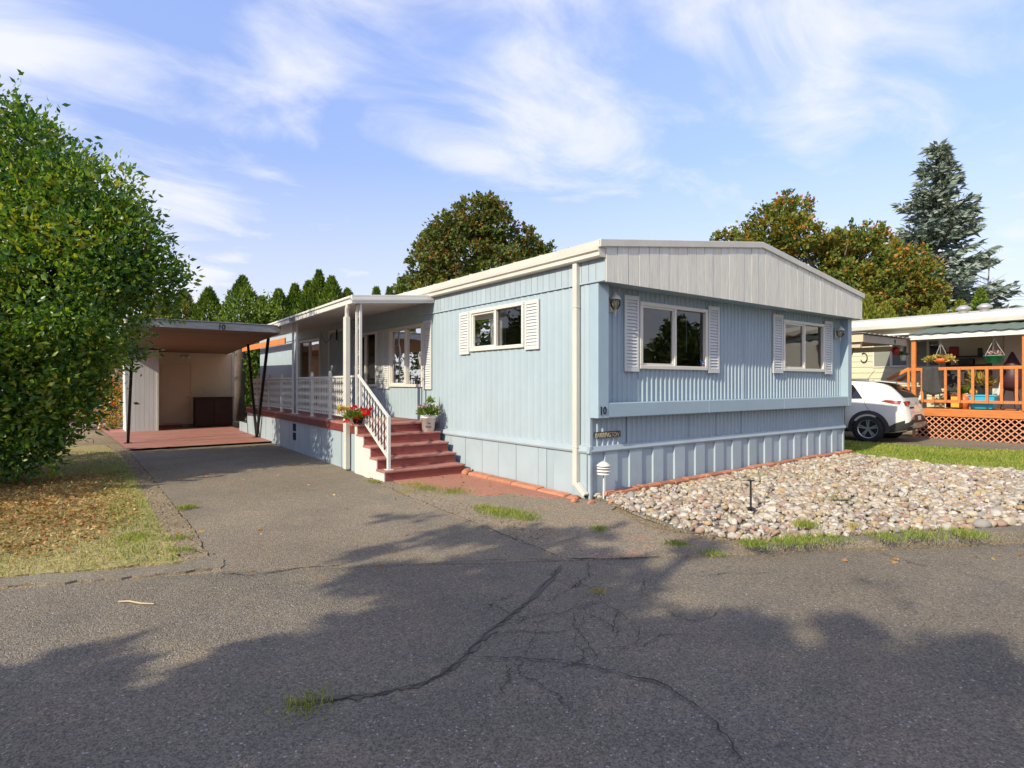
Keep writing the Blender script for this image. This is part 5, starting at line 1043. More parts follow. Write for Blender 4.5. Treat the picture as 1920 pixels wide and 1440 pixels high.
def section(s):
    h, b_, t_, bl, rw = half(s), bot(s), top(s), belt(s), roofw(s); mid = b_+(bl-b_)*.45
    pts = [(0,b_),(h*.80,b_),(h*.955,b_+.05),(h*.99,mid-.06),(h,mid+.06),(h*.985,bl-.12),(h*.955,bl-.01)]
    if t_-bl > .05: pts += [(h*.93,bl+.02),(rw+(h*.93-rw)*.42,bl+(t_-bl)*.55),(rw+.045,t_-.075),(rw-.03,t_-.025),(rw*.6,t_-.004),(0,t_)]
    else: pts += [(h*.93,bl-.004+ (t_-bl)*.2),(h*.86,bl+(t_-bl)*.4),(h*.74,bl+(t_-bl)*.6),(h*.6,bl+(t_-bl)*.75),(h*.35,bl+(t_-bl)*.9),(0,t_)]
    return pts
def cw(s, w, z): return (CX+w, CY0+s, CZ+z)
ST = [0,.015,.03,.05,.08,.11,.14,.20,.28,.36,.45,.54,.62,.71,.80,1.0,1.2,1.5,1.8,2.1,2.4,2.6,2.75,2.9,3.05,3.2,3.4,3.6,3.8,3.95,4.1,4.2,4.27,LEN]
m = MB(); NP = 13; vs = []; fs = []
for s_ in ST:
    sec = section(s_); full = [(-w,z) for w,z in sec]+[(w,z) for w,z in sec[-2:0:-1]]; vs += [cw(s_,w,z) for w,z in full]
K = 2*NP-2
for i in range(len(ST)-1): fs += [(i*K+k,i*K+(k+1)%K,(i+1)*K+(k+1)%K,(i+1)*K+k) for k in range(K)]
fs += [tuple(range(K)), tuple(range((len(ST)-1)*K+K-1,(len(ST)-1)*K-1,-1))]
m.add(vs, fs); body = m.build('body', CARPAINT, CAR, True); sm = body.modifiers.new('sub','SUBSURF'); sm.levels = 1; sm.render_levels = 2
def side_w(s, z):  # half width of the flank at height z
    sec = section(s); 
    for (w0,z0),(w1,z1) in zip(sec[1:], sec[2:]):
        if z0 <= z <= z1: return w0+(w1-w0)*(z-z0)/(z1-z0+1e-9)
    return sec[-2][0]
def patch(name, outline, mat, off=.008, sgn=-1, thick=True):
    """panel lying on the car's flank from an (s,z) outline, filled as a fan of strips"""
    bm = bmesh.new(); vsx = [bm.verts.new((s, z, 0)) for s, z in outline]; f = bm.faces.new(vsx); bmesh.ops.triangulate(bm, faces=[f]); bmesh.ops.subdivide_edges(bm, edges=bm.edges[:], cuts=2, use_grid_fill=True); bmesh.ops.triangulate(bm, faces=bm.faces[:])
    for v in bm.verts: s, z = v.co.x, v.co.y; v.co = Vector(cw(s, sgn*(side_w(max(0,s),z)+off), z))
    me = bpy.data.meshes.new(name); bm.to_mesh(me); bm.free(); me.materials.append(mat); me.polygons.foreach_set('use_smooth',[True]*len(me.polygons)); return link(name, me, CAR)
def rear_s(w, z):  # where the tailgate skin is for a given lateral offset and height
    lo, hi = 0., 1.2
    for _ in range(24):
        md = (lo+hi)/2
        sec = section(md); 
        ok = z <= max(zz for ww,zz in sec) and abs(w) <= max((w0+(w1-w0)*(z-z0)/(z1-z0+1e-9) for (w0,z0),(w1,z1) in zip(sec[1:],sec[2:]) if min(z0,z1) <= z <= max(z0,z1)), default=0)
        if ok: hi = md
        else: lo = md
    return hi
def rpatch(name, outline, mat, off=.008, cuts=3):
    bm = bmesh.new(); vsx = [bm.verts.new((w, z, 0)) for w, z in outline]; f = bm.faces.new(vsx); bmesh.ops.triangulate(bm, faces=[f]); bmesh.ops.subdivide_edges(bm, edges=bm.edges[:], cuts=cuts, use_grid_fill=True); bmesh.ops.triangulate(bm, faces=bm.faces[:])
    for v in bm.verts: w, z = v.co.x, v.co.y; v.co = Vector(cw(rear_s(w,z)-off, w, z+off*.5))
    me = bpy.data.meshes.new(name); bm.to_mesh(me); bm.free(); me.materials.append(mat); me.polygons.foreach_set('use_smooth',[True]*len(me.polygons)); return link(name, me, CAR)
for sg in (-1,1):
    patch('side_window', [(1.02,1.10),(1.55,1.08),(1.58,1.46),(1.30,1.45)], TINT, .012, sg); patch('side_window', [(1.63,1.075),(2.62,1.06),(2.42,1.47),(1.66,1.48)], TINT, .012, sg)
    patch('lower_cladding', [(.35,.24),(3.9,.24),(3.9,.34),(.35,.34)], CLAD, .012, sg)
    for ws in (.88, 3.45):
        w = MB(); seg = 20; R0, R1 = .375, .465
        arc = [(ws+R0*math.cos(a), .34+R0*math.sin(a)) for a in np.linspace(-.25,math.pi+.25,seg)]; arc2 = [(ws+R1*math.cos(a), .34+R1*math.sin(a)) for a in np.linspace(-.2,math.pi+.2,seg)]
        vv = [cw(s,sg*(side_w(s,max(.30,z))+.022),z) for s,z in arc]+[cw(s,sg*(side_w(s,max(.30,z))+.012),z) for s,z in arc2]; w.add(vv,[(i,i+1,seg+i+1,seg+i) for i in range(seg-1)]); w.build('wheel_arch', CLAD, CAR, True)
        w = MB(); cxx = sg*.893; vv = [cw(ws,cxx,.34)]+[cw(ws+R0*1.01*math.cos(a),cxx,.34+R0*1.01*math.sin(a)) for a in np.linspace(0,2*math.pi,24,endpoint=False)]; w.add(vv,[(0,i+1,(i+1)%24+1) for i in range(24)]); w.build('wheel_well', DARK, CAR)
        wh = MB(); rr = .338; prof = [(.232,-.11),(.30,-.112),(.328,-.09),(rr,-.05),(rr,.05),(.328,.09),(.30,.112),(.232,.11)]
        nn_ = 36; vv = []
        for r0, t0 in prof:
            for k in range(nn_): a = 2*math.pi*k/nn_; vv.append(cw(ws+r0*math.cos(a), sg*(.815)+t0, .338+r0*math.sin(a)))
        wh.add(vv,[(i*nn_+k,i*nn_+(k+1)%nn_,(i+1)*nn_+(k+1)%nn_,(i+1)*nn_+k) for i in range(len(prof)-1) for k in range(nn_)])
        wt = wh.build('wheel', TYRE, CAR, True)
        rm = MB(); f_ = sg*.815+sg*.098; g_ = sg*.815+sg*.03
        for r0, r1, a_, b_ in ((.238,.218,f_+sg*.008,f_),(.218,.20,f_,g_)):
            vv = [cw(ws+r0*math.cos(2*math.pi*k/36),a_,.338+r0*math.sin(2*math.pi*k/36)) for k in range(36)]+[cw(ws+r1*math.cos(2*math.pi*k/36),b_,.338+r1*math.sin(2*math.pi*k/36)) for k in range(36)]; rm.add(vv,[(k,(k+1)%36,36+(k+1)%36,36+k) for k in range(36)])
        rm.build('rim', ALLOY, wt, True)
        for k in range(5):
            for dd in (-.13,.13):
                a = k*2*math.pi/5+.3; sp_ = MB(); sp_.bar(cw(ws+.045*math.cos(a+dd*1.5),f_-sg*.012,.338+.045*math.sin(a+dd*1.5)), cw(ws+.222*math.cos(a+dd),f_-sg*.004,.338+.222*math.sin(a+dd)), .03, .02, (1,0,0)); sp_.build('spoke', ALLOY, wt)
        hb = MB(); hb.add([cw(ws,f_+sg*.003,.338)]+[cw(ws+.052*math.cos(a),f_,.338+.052*math.sin(a)) for a in np.linspace(0,2*math.pi,16,endpoint=False)],[(0,i+1,(i+1)%16+1) for i in range(16)]); hb.build('hub_cap', ALLOY, wt)
        bd_ = MB(); bd_.add([cw(ws,g_,.338)]+[cw(ws+.236*math.cos(a),g_,.338+.236*math.sin(a)) for a in np.linspace(0,2*math.pi,24,endpoint=False)],[(0,i+1,(i+1)%24+1) for i in range(24)]); bd_.build('brake_disc', DARK, wt)
    patch('tail_light', [(.20,.97),(.36,.99),(.56,1.03),(.60,1.05),(.50,1.075),(.30,1.07),(.175,1.055)], TAIL, .012, sg)
    rpatch('tail_light', [(sg*.42,1.005),(sg*.55,.975),(sg*.66,.93),(sg*.79,.93),(sg*.80,1.03),(sg*.66,1.045),(sg*.42,1.035)], TAIL, .012)
    rpatch('tail_light_lens', [(sg*.66,.965),(sg*.76,.965),(sg*.77,1.02),(sg*.68,1.03)], TAILB, .02, 2); rpatch('indicator_lens', [(sg*.68,.935),(sg*.76,.935),(sg*.76,.958),(sg*.67,.958)], AMBER, .02, 2)
    rpatch('reflector', [(sg*.45,.60),(sg*.62,.575),(sg*.62,.61),(sg*.45,.63)], TAIL, .02, 1)
patch('fuel_door', [(.50,.80),(.72,.79),(.73,.95),(.52,.96)], CARPAINT, .006, -1)
for nm, ln in (('door_seam',[(.98,1.06),(.93,.90),(.80,.74)]),('door_seam',[(2.05,1.02),(2.08,.6),(2.05,.3)])):
    m = MB(); m.tube([cw(s,-(side_w(s,z)+.002),z) for s,z in ln], .004, 4); m.build(nm, CLAD, CAR)
m = MB(); m.bar(cw(1.25,-.915,.955),cw(1.48,-.92,.95),.025,.03); bevel(m.build('door_handle', CARPAINT, CAR),.01,2)
rpatch('rear_window', [(-.60,1.135),(.60,1.135),(.55,1.30),(.46,1.455),(-.46,1.455),(-.55,1.30)], TINT, .012, 5)
m = MB(); m.add([cw(.34,-.60,1.485),cw(.34,.60,1.485),cw(.80,.62,1.545),cw(.80,-.62,1.545),cw(.345,-.60,1.505),cw(.345,.60,1.505),cw(.80,.60,1.562),cw(.80,-.60,1.562),cw(.30,0,1.50),cw(.30,0,1.518)],[(0,8,1,2,3),(4,7,6,5,9),(0,4,9,8),(8,9,5,1),(1,5,6,2),(3,7,4,0)]); bevel(m.build('roof_spoiler', CARPAINT, CAR),.012,2)
rpatch('rear_bumper', [(-.80,.36),(-.6,.31),(.6,.31),(.80,.36),(.80,.50),(.62,.60),(.30,.62),(.26,.70),(-.26,.70),(-.30,.62),(-.62,.60),(-.80,.50)], CLAD, .014, 4)
patch('rear_bumper', [(.10,.34),(.44,.26),(.42,.42),(.30,.50),(.10,.58)], CLAD, .013, -1); patch('rear_bumper', [(.10,.34),(.44,.26),(.42,.42),(.30,.50),(.10,.58)], CLAD, .013, 1)
rpatch('skid_plate', [(-.62,.40),(-.45,.36),(.45,.36),(.62,.40),(.58,.45),(-.58,.45)], SILV, .03, 3)
rpatch('skid_plate', [(-.72,.41),(-.60,.47),(-.20,.485),(.20,.485),(.60,.47),(.72,.41),(.72,.43),(.60,.495),(-.60,.495),(-.72,.43)], SILV, .032, 3)
rpatch('number_plate', [(-.15,.555),(.15,.555),(.15,.66),(-.15,.66)], WHITE, .022, 1)
text('trim_lettering', 'ENCORE GX', .06, cw(.045,-.58,.865), (R(80),0,0), BLACK, CAR, ext=.008)
for k, (dx_, dz_) in enumerate(((-.022,0),(.0,-.01),(.022,-.02))):
    m = MB(); m.lathe([(0,.0),(.016,0),(.02,.01),(0,.012)],8); o = m.build('emblem', SILV if k else CLAD, CAR); o.location = cw(.058,.0+dx_,.99+dz_*1.4); o.rotation_euler = (R(90),0,0); o.matrix_parent_inverse = wm(CAR).inverted()
m = MB(); m.tube([cw(1.15,-.0,1.59),cw(.98,0,1.83)],.006,5); m.build('antenna', CLAD, CAR)
m = MB(); m.bar(cw(.95,-.58,1.575),cw(2.3,-.58,1.60),.03,.025); m.build('roof_rail', CLAD, CAR)
# ================================================================= trees across the road that shade the asphalt
SHL = leafmat('street_tree_leaf', [(.03,.06,.012),(.05,.09,.016),(.09,.11,.02)], .25, .5, .3)
SHP = [(600,1062),(640,1010),(700,972),(790,968),(860,962),(900,985),(990,978),(1060,1000),(1110,978),(1190,990),(1262,998),(1350,1028),(1290,1046),(1180,1062),(1235,1090),(1300,1165),(1400,1170),(1450,1150),(1500,1118),(1590,1130),(1640,1100),(1690,1112),(1730,1150),(1830,1150),(1860,1200),(1930,1235),(1930,1450),(-10,1450),(-10,1285),(60,1240),(190,1200),(120,1270),(130,1340),(230,1325),(330,1285),(480,1222),(600,1190),(655,1150),(690,1120),(640,1098)]
HOLE = [(745,1128,55,16),(860,1035,45,9),(850,1118,26,14),(1035,1200,30,14),(1228,1150,38,20),(1180,1100,22,12),(700,1010,26,6),(1110,1020,40,8),(1650,1170,55,18),(1395,1150,40,16),(640,1255,70,9),(1530,1250,26,10),(905,975,30,5),(1300,1080,30,10)]
gpoly = [Gp(*p) for p in SHP]; gx = np.array([p[0] for p in gpoly]); gy = np.array([p[1] for p in gpoly])
n_ = 30000; qx = rng.uniform(gx.min(), gx.max(), n_); qy = rng.uniform(gy.min(), gy.max(), n_); k = inside(gpoly, qx, qy); qx, qy = qx[k], qy[k]
for hx, hy, ha, hb in HOLE:
    F_ = Vector((math.sin(YAW),math.cos(YAW))); R_ = Vector((math.cos(YAW),-math.sin(YAW))); dx_, dy_ = qx-CAM.x, qy-CAM.y; dep = dx_*F_.x+dy_*F_.y; PX_ = 960+1105*(dx_*R_.x+dy_*R_.y)/dep; PY_ = 720+1105*1.5/dep
    kk = ((PX_-hx)/ha)**2+((PY_-hy)/hb)**2 > 1; qx, qy = qx[kk], qy[kk]
bc = rng.uniform([qx.min(),qy.min()],[qx.max(),qy.max()],(300,2)); br = rng.uniform(.05,.17,300); cen = np.array(Gp(900,1230)); hol = np.zeros(len(qx), bool)
for (u_, v_), r_ in zip(bc, br):
    if (u_-CAM.x)*math.sin(YAW)+(v_-CAM.y)*math.cos(YAW) < 3.25: continue
    dd = math.hypot((u_-cen[0])*.62, (v_-cen[1])*1.0); rr_ = r_*(.35+.85*min(1.7, dd/1.4)); hol |= ((qx-u_)/1.5)**2+(qy-v_)**2 < rr_**2
qx, qy = qx[~hol], qy[~hol]
n_ = min(len(qx), 7600); qx, qy = qx[:n_], qy[:n_]
STR = (((-12.2,-4.84),'leafy street tree off the corner of the road shading the driveway mouth'),((-12.8,-6.55),'spreading street tree shading the near asphalt'))
hh = (qx+12.3+rng.uniform(-1.6,1.6,n_))*SUN.z/-SUN.x; hh = np.clip(hh, 3.2, 11); tt = hh/SUN.z
cl = np.stack([qx+SUN.x*tt, qy+SUN.y*tt, hh],1)
for ti, ((tx, ty), lb) in enumerate(STR):
    own = (cl[:,1] > -5.2) if ti == 0 else (cl[:,1] <= -5.2); c = cl[own]; t = thing('street_tree', lb, 'tree', (tx,ty,0), 0, 'street trees across the road')
    V_, F2 = leaf_cloud(c+rng.normal(size=c.shape)*.05, rng.normal(size=c.shape)+np.array([0,0,.2]), .19, .72, .2, .5); link('crown', np_mesh('crown', V_, F2, SHL), t)['kind'] = 'stuff'
    m = MB(); top_ = Vector((tx, ty, 5.9)); m.tube([(tx,ty,-.1),(tx+.05,ty,3),tuple(top_)],[.22,.18,.15],9)
    for j in range(16):
        e = Vector(min((c[random.randrange(len(c))] for _ in range(3)), key=lambda q: abs(q[2]-6.5)+abs(q[1]-ty))); m.tube([tuple(top_),tuple(top_+(e-top_)*.5+Vector((0,0,.2))),tuple(e)],[.09,.05,.015],5,False)
    m.build('trunk', BARK, t, True)
# trees across the street that the front windows mirror
for (x, y, h_, r_, lb) in ((19,-19,3.5,1.7,'rounded tree across the street facing the front windows'),(24,-15,4.0,1.8,'second rounded tree across the street near the neighbour drive'),(14,-23,3.7,2.0,'low broad tree across the street at the far kerb'),(29,-21,6.2,1.3,'tall tree behind the others across the street'),(22,-24,4.2,2.1,'dense tree filling the row across the street')):
    tree('roadside_tree', lb, 'tree', (x,y,0), [(x,y,h_*.62,r_),(x+1.2,y+.8,h_*.45,r_*.8),(x-1.3,y-.5,h_*.42,r_*.85),(x+.3,y,h_-1.1,r_*.6),(x,y+.4,h_*.25,r_*.8)], SHL, 700, 7, .34, .7, .5, .18, 'trees across the street')
# ================================================================= grass, dead leaves, weeds
GRASSG = leafmat('lawn_blade', [(.10,.17,.025),(.17,.24,.035),(.26,.30,.055),(.34,.32,.09)], .25, .6, .2); GRASSD = leafmat('dry_blade', [(.17,.20,.04),(.27,.26,.07),(.37,.31,.11),(.44,.36,.16)], .2, .7, .2)
DEAD = leafmat('dead_leaf', [(.20,.095,.035),(.32,.17,.06),(.40,.25,.10),(.27,.12,.04),(.46,.34,.17)], .12, .7, .25)
def blades(name, pts, h, w, mat, parent=None, lean=.5):
    n = len(pts); a = rng.uniform(0,2*np.pi,n); H = h*rng.uniform(.45,1.2,n); l = lean*H*rng.uniform(.2,1.2,n); b = rng.uniform(0,2*np.pi,n)
    u = np.stack([np.cos(a),np.sin(a),np.zeros(n)],1)*(w*rng.uniform(.6,1.2,n)/2)[:,None]; tip = pts+np.stack([np.cos(b)*l,np.sin(b)*l,H],1); md = pts+np.stack([np.cos(b)*l*.3,np.sin(b)*l*.3,H*.6],1)
    V_ = np.stack([pts-u,pts+u,md+u*.7,md-u*.7,tip],1).reshape(-1,3); F = np.array([[0,1,2],[0,2,3],[3,2,4]]); F_ = (F[None]+(np.arange(n)*5)[:,None,None]).reshape(-1,3)
    o = link(name, np_mesh(name, V_, F_, mat), parent); o['kind'] = 'stuff'; return o
def scatter(poly, n):
    p = np.array(poly); x = rng.uniform(p[:,0].min(),p[:,0].max(),n*3); y = rng.uniform(p[:,1].min(),p[:,1].max(),n*3); k = inside(poly,x,y); return np.stack([x[k][:n],y[k][:n]],1)
vis = [(-4.64,.15),(-4.62,2.49),(-4.54,5.99),(-4.6,10),(-7.2,13),(-7.0,6),(-6.3,1.2),(-5.85,.42)]
p = scatter(vis, 26000); near = rng.random(len(p)) < np.clip(1.5-np.hypot(p[:,0]+5,p[:,1]-.5)/9,.25,1); p = p[near]; edge = p[:,0] > -5.05
blades('dry_grass', np.c_[p[~edge],np.full((~edge).sum(),.01)], .035, .008, GRASSD, lawn, 1.2)
pe = p[edge & (rng.random(len(p)) < .95)]; blades('green_grass', np.c_[pe,np.full(len(pe),.01)], .038, .008, GRASSG, lawn, 1.0)
p = scatter([(-4.75,2),(-4.6,6.3),(-7,6.3),(-7,1.5),(-6,.8),(-5.4,1.0)], 9500); d_ = np.clip((p[:,1]-.3)/2.2,0.12,1)*np.clip((-4.55-p[:,0])/.7,.1,1); p = p[rng.random(len(p)) < d_]
n_ = len(p); V_, F_ = leaf_cloud(np.c_[p,rng.uniform(.015,.05,n_)], np.c_[rng.normal(size=(n_,2)),rng.normal(0,.25,n_)], .044, .55, .5, .15); tag(link('fallen_leaves', np_mesh('fallen_leaves', V_, F_, DEAD), None), kind='stuff')
p = np.concatenate([scatter([(-4.6,-1.5),(-1.6,-1.0),(-1.7,6),(-4.4,6)], 26), scatter([(-4.5,4.8),(-3.6,4.8),(-3.6,7),(-4.5,7)], 30), scatter([(-1.9,.5),(-.3,.5),(-.3,2.8),(-1.6,2.8)], 22), scatter([(.0,-3.2),(2,-4.2),(1.6,-4.3),(-.4,-3.3)], 16)]); n_ = len(p); V_, F_ = leaf_cloud(np.c_[p,np.full(n_,.016)], np.c_[rng.normal(size=(n_,2)),rng.normal(0,.1,n_)], .05, .55, .4, .1); tag(link('stray_leaves', np_mesh('stray_leaves', V_, F_, DEAD)), kind='stuff')
vis = [(7.15,2.5),(7.0,-.06),(6.75,-.8),(6.6,-1.9),(6.9,-4.2),(7.3,-6.6),(11.4,-5.6),(11.0,-2.0),(10.4,-.3),(10.3,3)]
p = scatter(vis, 34000); blades('lawn_grass', np.c_[p,np.full(len(p),.05)], .05, .014, GRASSG, glawn, .8)
def tuft(name, px, py, n, r, h, mat, label=None, z=.012, sc=(1,1)):
    gx_, gy_ = Gp(px, py); q = rng.normal(size=(n,2))*np.array(sc)*r+np.array([gx_,gy_]); o = blades(name, np.c_[q,np.full(n,z)], h, .006, mat, None, 1.0); return o
for px_, py_, n, r_, h_ in ((800,918,260,.10,.05),(850,925,260,.12,.05),(775,912,150,.08,.04),(930,962,420,.10,.06),(965,968,380,.12,.06),(905,955,150,.06,.05),(990,975,160,.06,.05),(350,955,260,.05,.05),(335,1012,140,.05,.04),(345,1035,120,.05,.035),(1270,1040,160,.05,.05),(1335,1042,140,.05,.04),(1415,1040,260,.06,.06),(1470,1036,200,.07,.05),(1510,1032,260,.08,.06),(1560,1028,160,.08,.05),(1660,1026,220,.08,.06),(1730,1022,220,.09,.06),(1810,1020,240,.09,.07),(575,1330,110,.06,.05),(1120,1115,60,.03,.03),(250,1012,220,.07,.05),(700,905,120,.05,.04),(760,925,90,.04,.03),(1510,1003,240,.05,.08),(1600,1003,70,.03,.05),(1125,995,140,.05,.04),(1420,905,160,.10,.07),(1490,905,120,.12,.07),(1560,950,140,.15,.06),(1400,885,120,.12,.07),(1700,930,120,.2,.06),(1590,842,160,.08,.10)):
    tuft('grass_tuft', px_, py_, int(n*1.7), r_*1.1, h_*.72, GRASSG if n > 100 else GRASSD, z=.02 if py_ > 1040 or px_ < 1200 else .09)
# ================================================================= pots on the porch
t = thing('flower_bucket', 'white plastic bucket of leafy flowers with black print on the fourth step', 'bucket', (-.32,3.45,.67)); bx, by, bz = -.30, 3.40, .665
by = 3.74; bz = .665
m = MB(); m.lathe([(0,0),(.105,.0),(.125,.235),(.131,.235),(.131,.25),(.127,.25),(.127,.265),(.132,.265),(.132,.28),(.12,.28),(.115,.24),(0,.24)],24,(bx,by,bz)); m.build('bucket', M('white_bucket_plastic', (.74,.73,.69), .35, .03, 2, 0, rand=0), t, True)
m = MB(); m.lathe([(0,.236),(.118,.236)],16,(bx,by,bz)); m.build('soil', DIRT, t)
va = -2.2
for ch, off_, size_, zz in (('W',-.055,.042,.07),('I',-.012,.036,.066),('D',.006,.036,.066),('E',.036,.036,.066)):
    a = math.atan2(CAM.y-by, CAM.x-bx)+off_/.12; rr = .1135+.0; text('print', ch, size_, (bx+rr*math.cos(a), by+rr*math.sin(a), bz+zz), (R(85),0,a+math.pi/2), BLACK, t, ext=.002, off=.001)
a = math.atan2(CAM.y-by, CAM.x-bx); 
for oa, sc_ in ((-.15,.5),(.13,1)):
    m = MB(); pts = []
    for th in np.linspace(math.pi*.98, math.pi*2.02, 10): pts.append((.022*sc_*math.cos(th), .02*sc_*math.sin(th)))
    for th in np.linspace(math.pi*1.95, math.pi*1.05, 8): pts.append((.017*sc_*math.cos(th), .006*sc_*math.sin(th)+.001))
    aa = a+oa*1.2; m.prism(pts, 'y', -.002, .002); o = m.build('print', BLACK, t); o.location = (bx+.121*math.cos(aa), by+.121*math.sin(aa), bz+.155); o.rotation_euler = (R(-4),0,aa+math.pi/2); o.matrix_parent_inverse = wm(t).inverted()
blob('leaves', GRN, (bx,by,bz+.29), .19, 330, .075, t, .6, .5, (1,1,.85)); blob('leaves', GRN, (bx+.06,by+.02,bz+.50), .10, 60, .06, t, 1.0, .5, (.6,.6,1.3)); blob('flowers', FLOWP, (bx-.05,by,bz+.42), .12, 26, .05, t, .5, .7); blob('flowers', FLOWP, (bx+.17,by-.03,bz+.33), .12, 26, .05, t, .3, .7)
m = MB(); 
for k in range(5): a2 = .5+k*.35; m.tube([(bx+.05,by,bz+.25),(bx+.15+.03*k,by-.05+.03*k,bz+.40),(bx+.2+.02*k,by-.06+.04*k,bz+.48+.03*k)],.003,4)
m.build('stems', BARK, t)
t = thing('hanging_flowers', 'red flowering pot with trailing leaves hung at the stair rail corner', 'flower pot', (-1.5,3.95,.9)); fx, fy_, fz = -1.52, 3.95, .86
m = MB(); m.lathe([(0,0),(.07,.0),(.095,.10),(.085,.10)],14,(fx,fy_,fz-.02)); m.build('pot', DARK, t, True)
blob('leaves', GRN, (fx,fy_,fz+.08), .20, 420, .075, t, .3, .55, (1,1,.6)); blob('leaves', FLOWY, (fx-.12,fy_+.32,fz+.17), .12, 70, .06, t, .4, .6)
for (dx_, dy_, dz_) in ((-.02,.08,.22),(-.12,.14,.08),(-.13,.17,.0),(-.07,-.10,.06),(.06,.0,.18),(.02,-.35,.20),(.03,-.30,.13)):
    o = blob('blossom', REDF, (fx+dx_,fy_+dy_,fz+dz_), .05, 18, .06, t, .2, .9)
# ================================================================= glimpses behind the leafy tree on the left
REDL = leafmat('red_vine_leaf', [(.28,.03,.015),(.42,.07,.02),(.45,.16,.03),(.40,.26,.04)], .3, .55, .3); YELL = leafmat('yellow_shrub_leaf', [(.16,.16,.02),(.28,.22,.03),(.38,.27,.03),(.42,.16,.03)], .3, .55, .3)
def shrub(name, label, c, r_, mat, n, size):
    t = thing(name, label, 'shrub', (c[0],c[1],0)); V_, F_ = crown_from_lobes([(c[0],c[1],c[2],r_),(c[0]+r_*.6,c[1]+.2,c[2]*.6,r_*.7),(c[0]-r_*.6,c[1],c[2]*.7,r_*.7)], n, 6, size, .6, .3); link('foliage', np_mesh('foliage', V_, F_, mat), t)['kind'] = 'stuff'
    m = MB()
    for k in range(4): m.tube([(c[0],c[1],-.05),(c[0]+random.uniform(-.4,.4)*r_,c[1]+random.uniform(-.3,.3),c[2])],[.03,.01],5)
    m.build('stem', BARK, t)
p_ = Dp(205,745,21); shrub('red_shrub', 'red leaved shrub glowing between the leafy tree and the shed', (p_[0],p_[1],.9), .75, REDL, 160, .12)
p_ = Dp(215,700,23); shrub('yellow_shrub', 'yellow-orange shrub above the red one left of the shed', (p_[0],p_[1],1.6), .9, YELL, 160, .14)
p_ = Dp(212,790,19); shrub('low_shrub', 'low yellow-green shrub at the foot of the shed side', (p_[0],p_[1],.35), .45, YELL, 90, .10)
p_ = Dp(120,740,24); shrub('red_bush', 'red bush showing through gaps in the leafy tree', (p_[0],p_[1],.9), 1.3, REDL, 220, .14)
LH_ = thing('far_house', 'white walled house with rust roof glimpsed left of the carport', 'house', (*Dp(175,720,34)[:2],0)); x, y = Dp(175,720,34)[:2]
m = MB(); m.box(x-5,x+1.4,y,y+6,0,2.7); m.build('wall', WHITE, LH_); m = MB(); m.prism([(y-.5,2.65),(y+6.5,2.65),(y+3,4.4)],'x',x-5.5,x+1.9); m.build('roof', M('rust_shingle', (.36,.15,.08), .85, .25, 6, .3, 30, rand=0), LH_)
m = MB(); m.box(x+.2,x+1.0,y-.04,y-.005,1.0,1.9); wn = m.build('window', GALV, LH_); m = MB(); m.box(x+.28,x+.92,y-.05,y-.042,1.08,1.82); m.build('pane', TINT, wn)
m = MB(); a = Dp(180,803,19.5); m.box(a[0]-.35,a[0]+.35,a[1]-.3,a[1]+.3,.10,.18); m.box(a[0]-.28,a[0]+.28,a[1]-.24,a[1]+.24,-.01,.10); tag(bevel(m.build('utility_box', GALV),.02,1), 'low grey utility box on the ground beyond the leafy tree', 'utility box')
m = MB(); a = Dp(196,780,19); m.tube([(a[0]-.15,a[1],.05),(a[0]-.02,a[1],.5),(a[0]+.12,a[1],.8),(a[0]+.25,a[1],1.2)],[.05,.045,.035,.02],7); m.tube([(a[0]+.02,a[1],.55),(a[0]+.2,a[1],.45),(a[0]+.28,a[1]+.1,.2)],[.03,.02,.01],6); tag(m.build('pale_branch', M('bleached_wood', (.52,.42,.30), .8, .2, 5, .2, 30, rand=0)), 'pale bent branch standing in the red shrub', 'branch')
FH = thing('cream_house', 'small cream house with grey shingle roof seen behind the carport posts', 'house', (*Dp(476,720,30)[:2],0)); x, y = Dp(476,720,30)[:2]
m = MB(); m.box(x-.35,x+5,y,y+5,0,2.6); m.build('wall', M('cream_stucco', (.55,.46,.31), .7, .1, 2, 0, rand=0), FH); m = MB(); m.prism([(y-.45,2.5),(y+5.4,2.5),(y+2.5,4.0)],'x',x-.6,x+5.3); m.build('roof', M('grey_shingle', (.20,.20,.19), .9, .25, 8, .3, 30, rand=0), FH)
m = MB(); m.box(x+.15,x+1.0,y-.03,y+.01,.9,2.0); wn = m.build('window', WHITE, FH); m = MB(); m.box(x+.22,x+.93,y-.04,y-.032,.97,1.93); m.build('pane', TINT, wn)
m = MB(); pw = [(1300,-400,0)]
for k in range(3):
    lb_ = ('highest','middle','lowest')[2-k]
    pts = [tuple(Vector(Dp(1700+i*60,566-k*6+ (i*i*.25-i*2.0),60))) for i in range(6)]; m = MB(); m.tube(pts, .012, 4, False); tag(m.build('power_line', BLACK), lb_+' of three thin overhead wires above the neighbour roof', 'wire', 'overhead wires')
# ================================================================= what stands left of the drive, out of frame but mirrored in the porch glass
LHM = thing('left_home', 'low brown sided home on the lot left of the leafy tree', 'house', (-17,9,0))
m = MB(); m.box(-20,-14.2,3,17,0,2.7); m.build('wall', M('brown_siding', (.16,.10,.065), .7, .15, 2, .1, 40, rand=0), LHM); m = MB(); m.prism([(-20.4,2.65),(-13.8,2.65),(-17.1,3.6)],'y',2.5,17.5); m.build('roof', MATS['grey_shingle'], LHM)
for i, (x, y) in enumerate(((-20,-1.5),(-22,3),(-21.5,19),(-17,21),(-12.5,24))):
    tree('boundary_tree', ('first','second','third','fourth','fifth')[i]+' dark tree of the row behind the brown home', 'tree', (x,y,0), [(x,y,3.6,2.2),(x+1.1,y+1,2.4,1.8),(x-1,y-1,2.3,1.9),(x,y,5.1,1.3),(x+.2,y+.4,1.2,1.5)], SHL, 600, 7, .32, .7, .5, .16, 'trees behind the brown home')
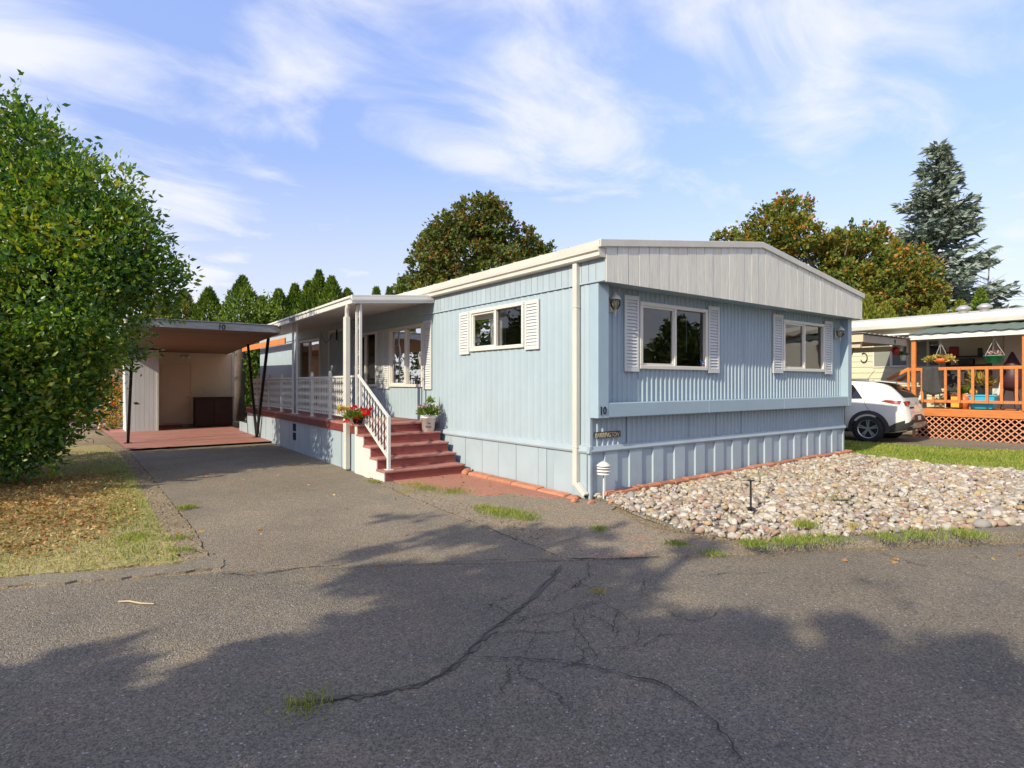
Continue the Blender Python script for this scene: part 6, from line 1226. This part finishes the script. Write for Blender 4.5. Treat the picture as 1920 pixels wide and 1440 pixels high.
# pebbles and crumbs along the drive edge
p = np.concatenate([scatter([(-4.64,.0),(-4.36,.0),(-4.33,9.5),(-4.55,9.5)], 420), scatter([(-1.95,-1.2),(-1.5,-1.2),(-1.45,3.3),(-1.75,3.3)], 260), scatter([(-.7,-1.7),(-.1,-.4),(.2,-.5),(-.3,-2.4)], 160)])
vs = []; fs = []
for i, (x, y) in enumerate(p): vs.append(IV1*np.array([1,.8,.6])*rng.uniform(.004,.012)+np.array([x,y,.014])); fs.append(IF1+i*len(IV1))
tag(link('pebbles', np_mesh('pebbles', np.concatenate(vs), np.concatenate(fs), DIRT, True)), kind='stuff')
# the car stands a little askew on its drive
CAR.location = (11.98-.48, 2.1+.335, .03); CAR.rotation_euler = (0, 0, R(6))
hx = [Dp(p, 720, 29.5)[:2] for p in (262, 330, 400, 470, 540, 610, 680)]; HG = thing('evergreen_hedge', 'continuous dark evergreen hedge closing the gaps behind the carport', 'hedge', (*hx[3], 0))
lob = []
for i in range(len(hx)-1):
    for k in range(3):
        x = hx[i][0]+(hx[i+1][0]-hx[i][0])*k/3; y = hx[i][1]+(hx[i+1][1]-hx[i][1])*k/3; h_ = random.uniform(3.7,4.5)
        for z in (.8, 2.0, 3.2, h_): lob.append((x+random.uniform(-.2,.2), y+random.uniform(-.2,.2), z, .85 if z < h_ else .6))
V_, F_ = crown_from_lobes(lob, 4200, 6, .2, .45, .2, up=.9); link('crown', np_mesh('crown', V_, F_, ARB), HG)['kind'] = 'stuff'
m = MB()
for x, y in hx: m.tube([(x,y,-.1),(x,y,3.4)],[.13,.05],7)
m.build('trunks', BARK, HG)['kind'] = 'stuff'
x = -9.3; tree('garden_shrub', 'large garden shrub left of the leafy tree, beyond the picture edge', 'shrub', (x,6.2,0), [(x,y_,z_,r_) for y_, z_, r_ in ((4.6,2.6,1.0),(5.6,3.0,1.25),(6.8,3.1,1.25),(7.9,2.8,1.1),(5.0,1.2,1.0),(6.2,1.4,1.2),(7.4,1.3,1.2),(6.2,3.6,.8))], SHL, 1500, 7, .2, .6, .3, .1)
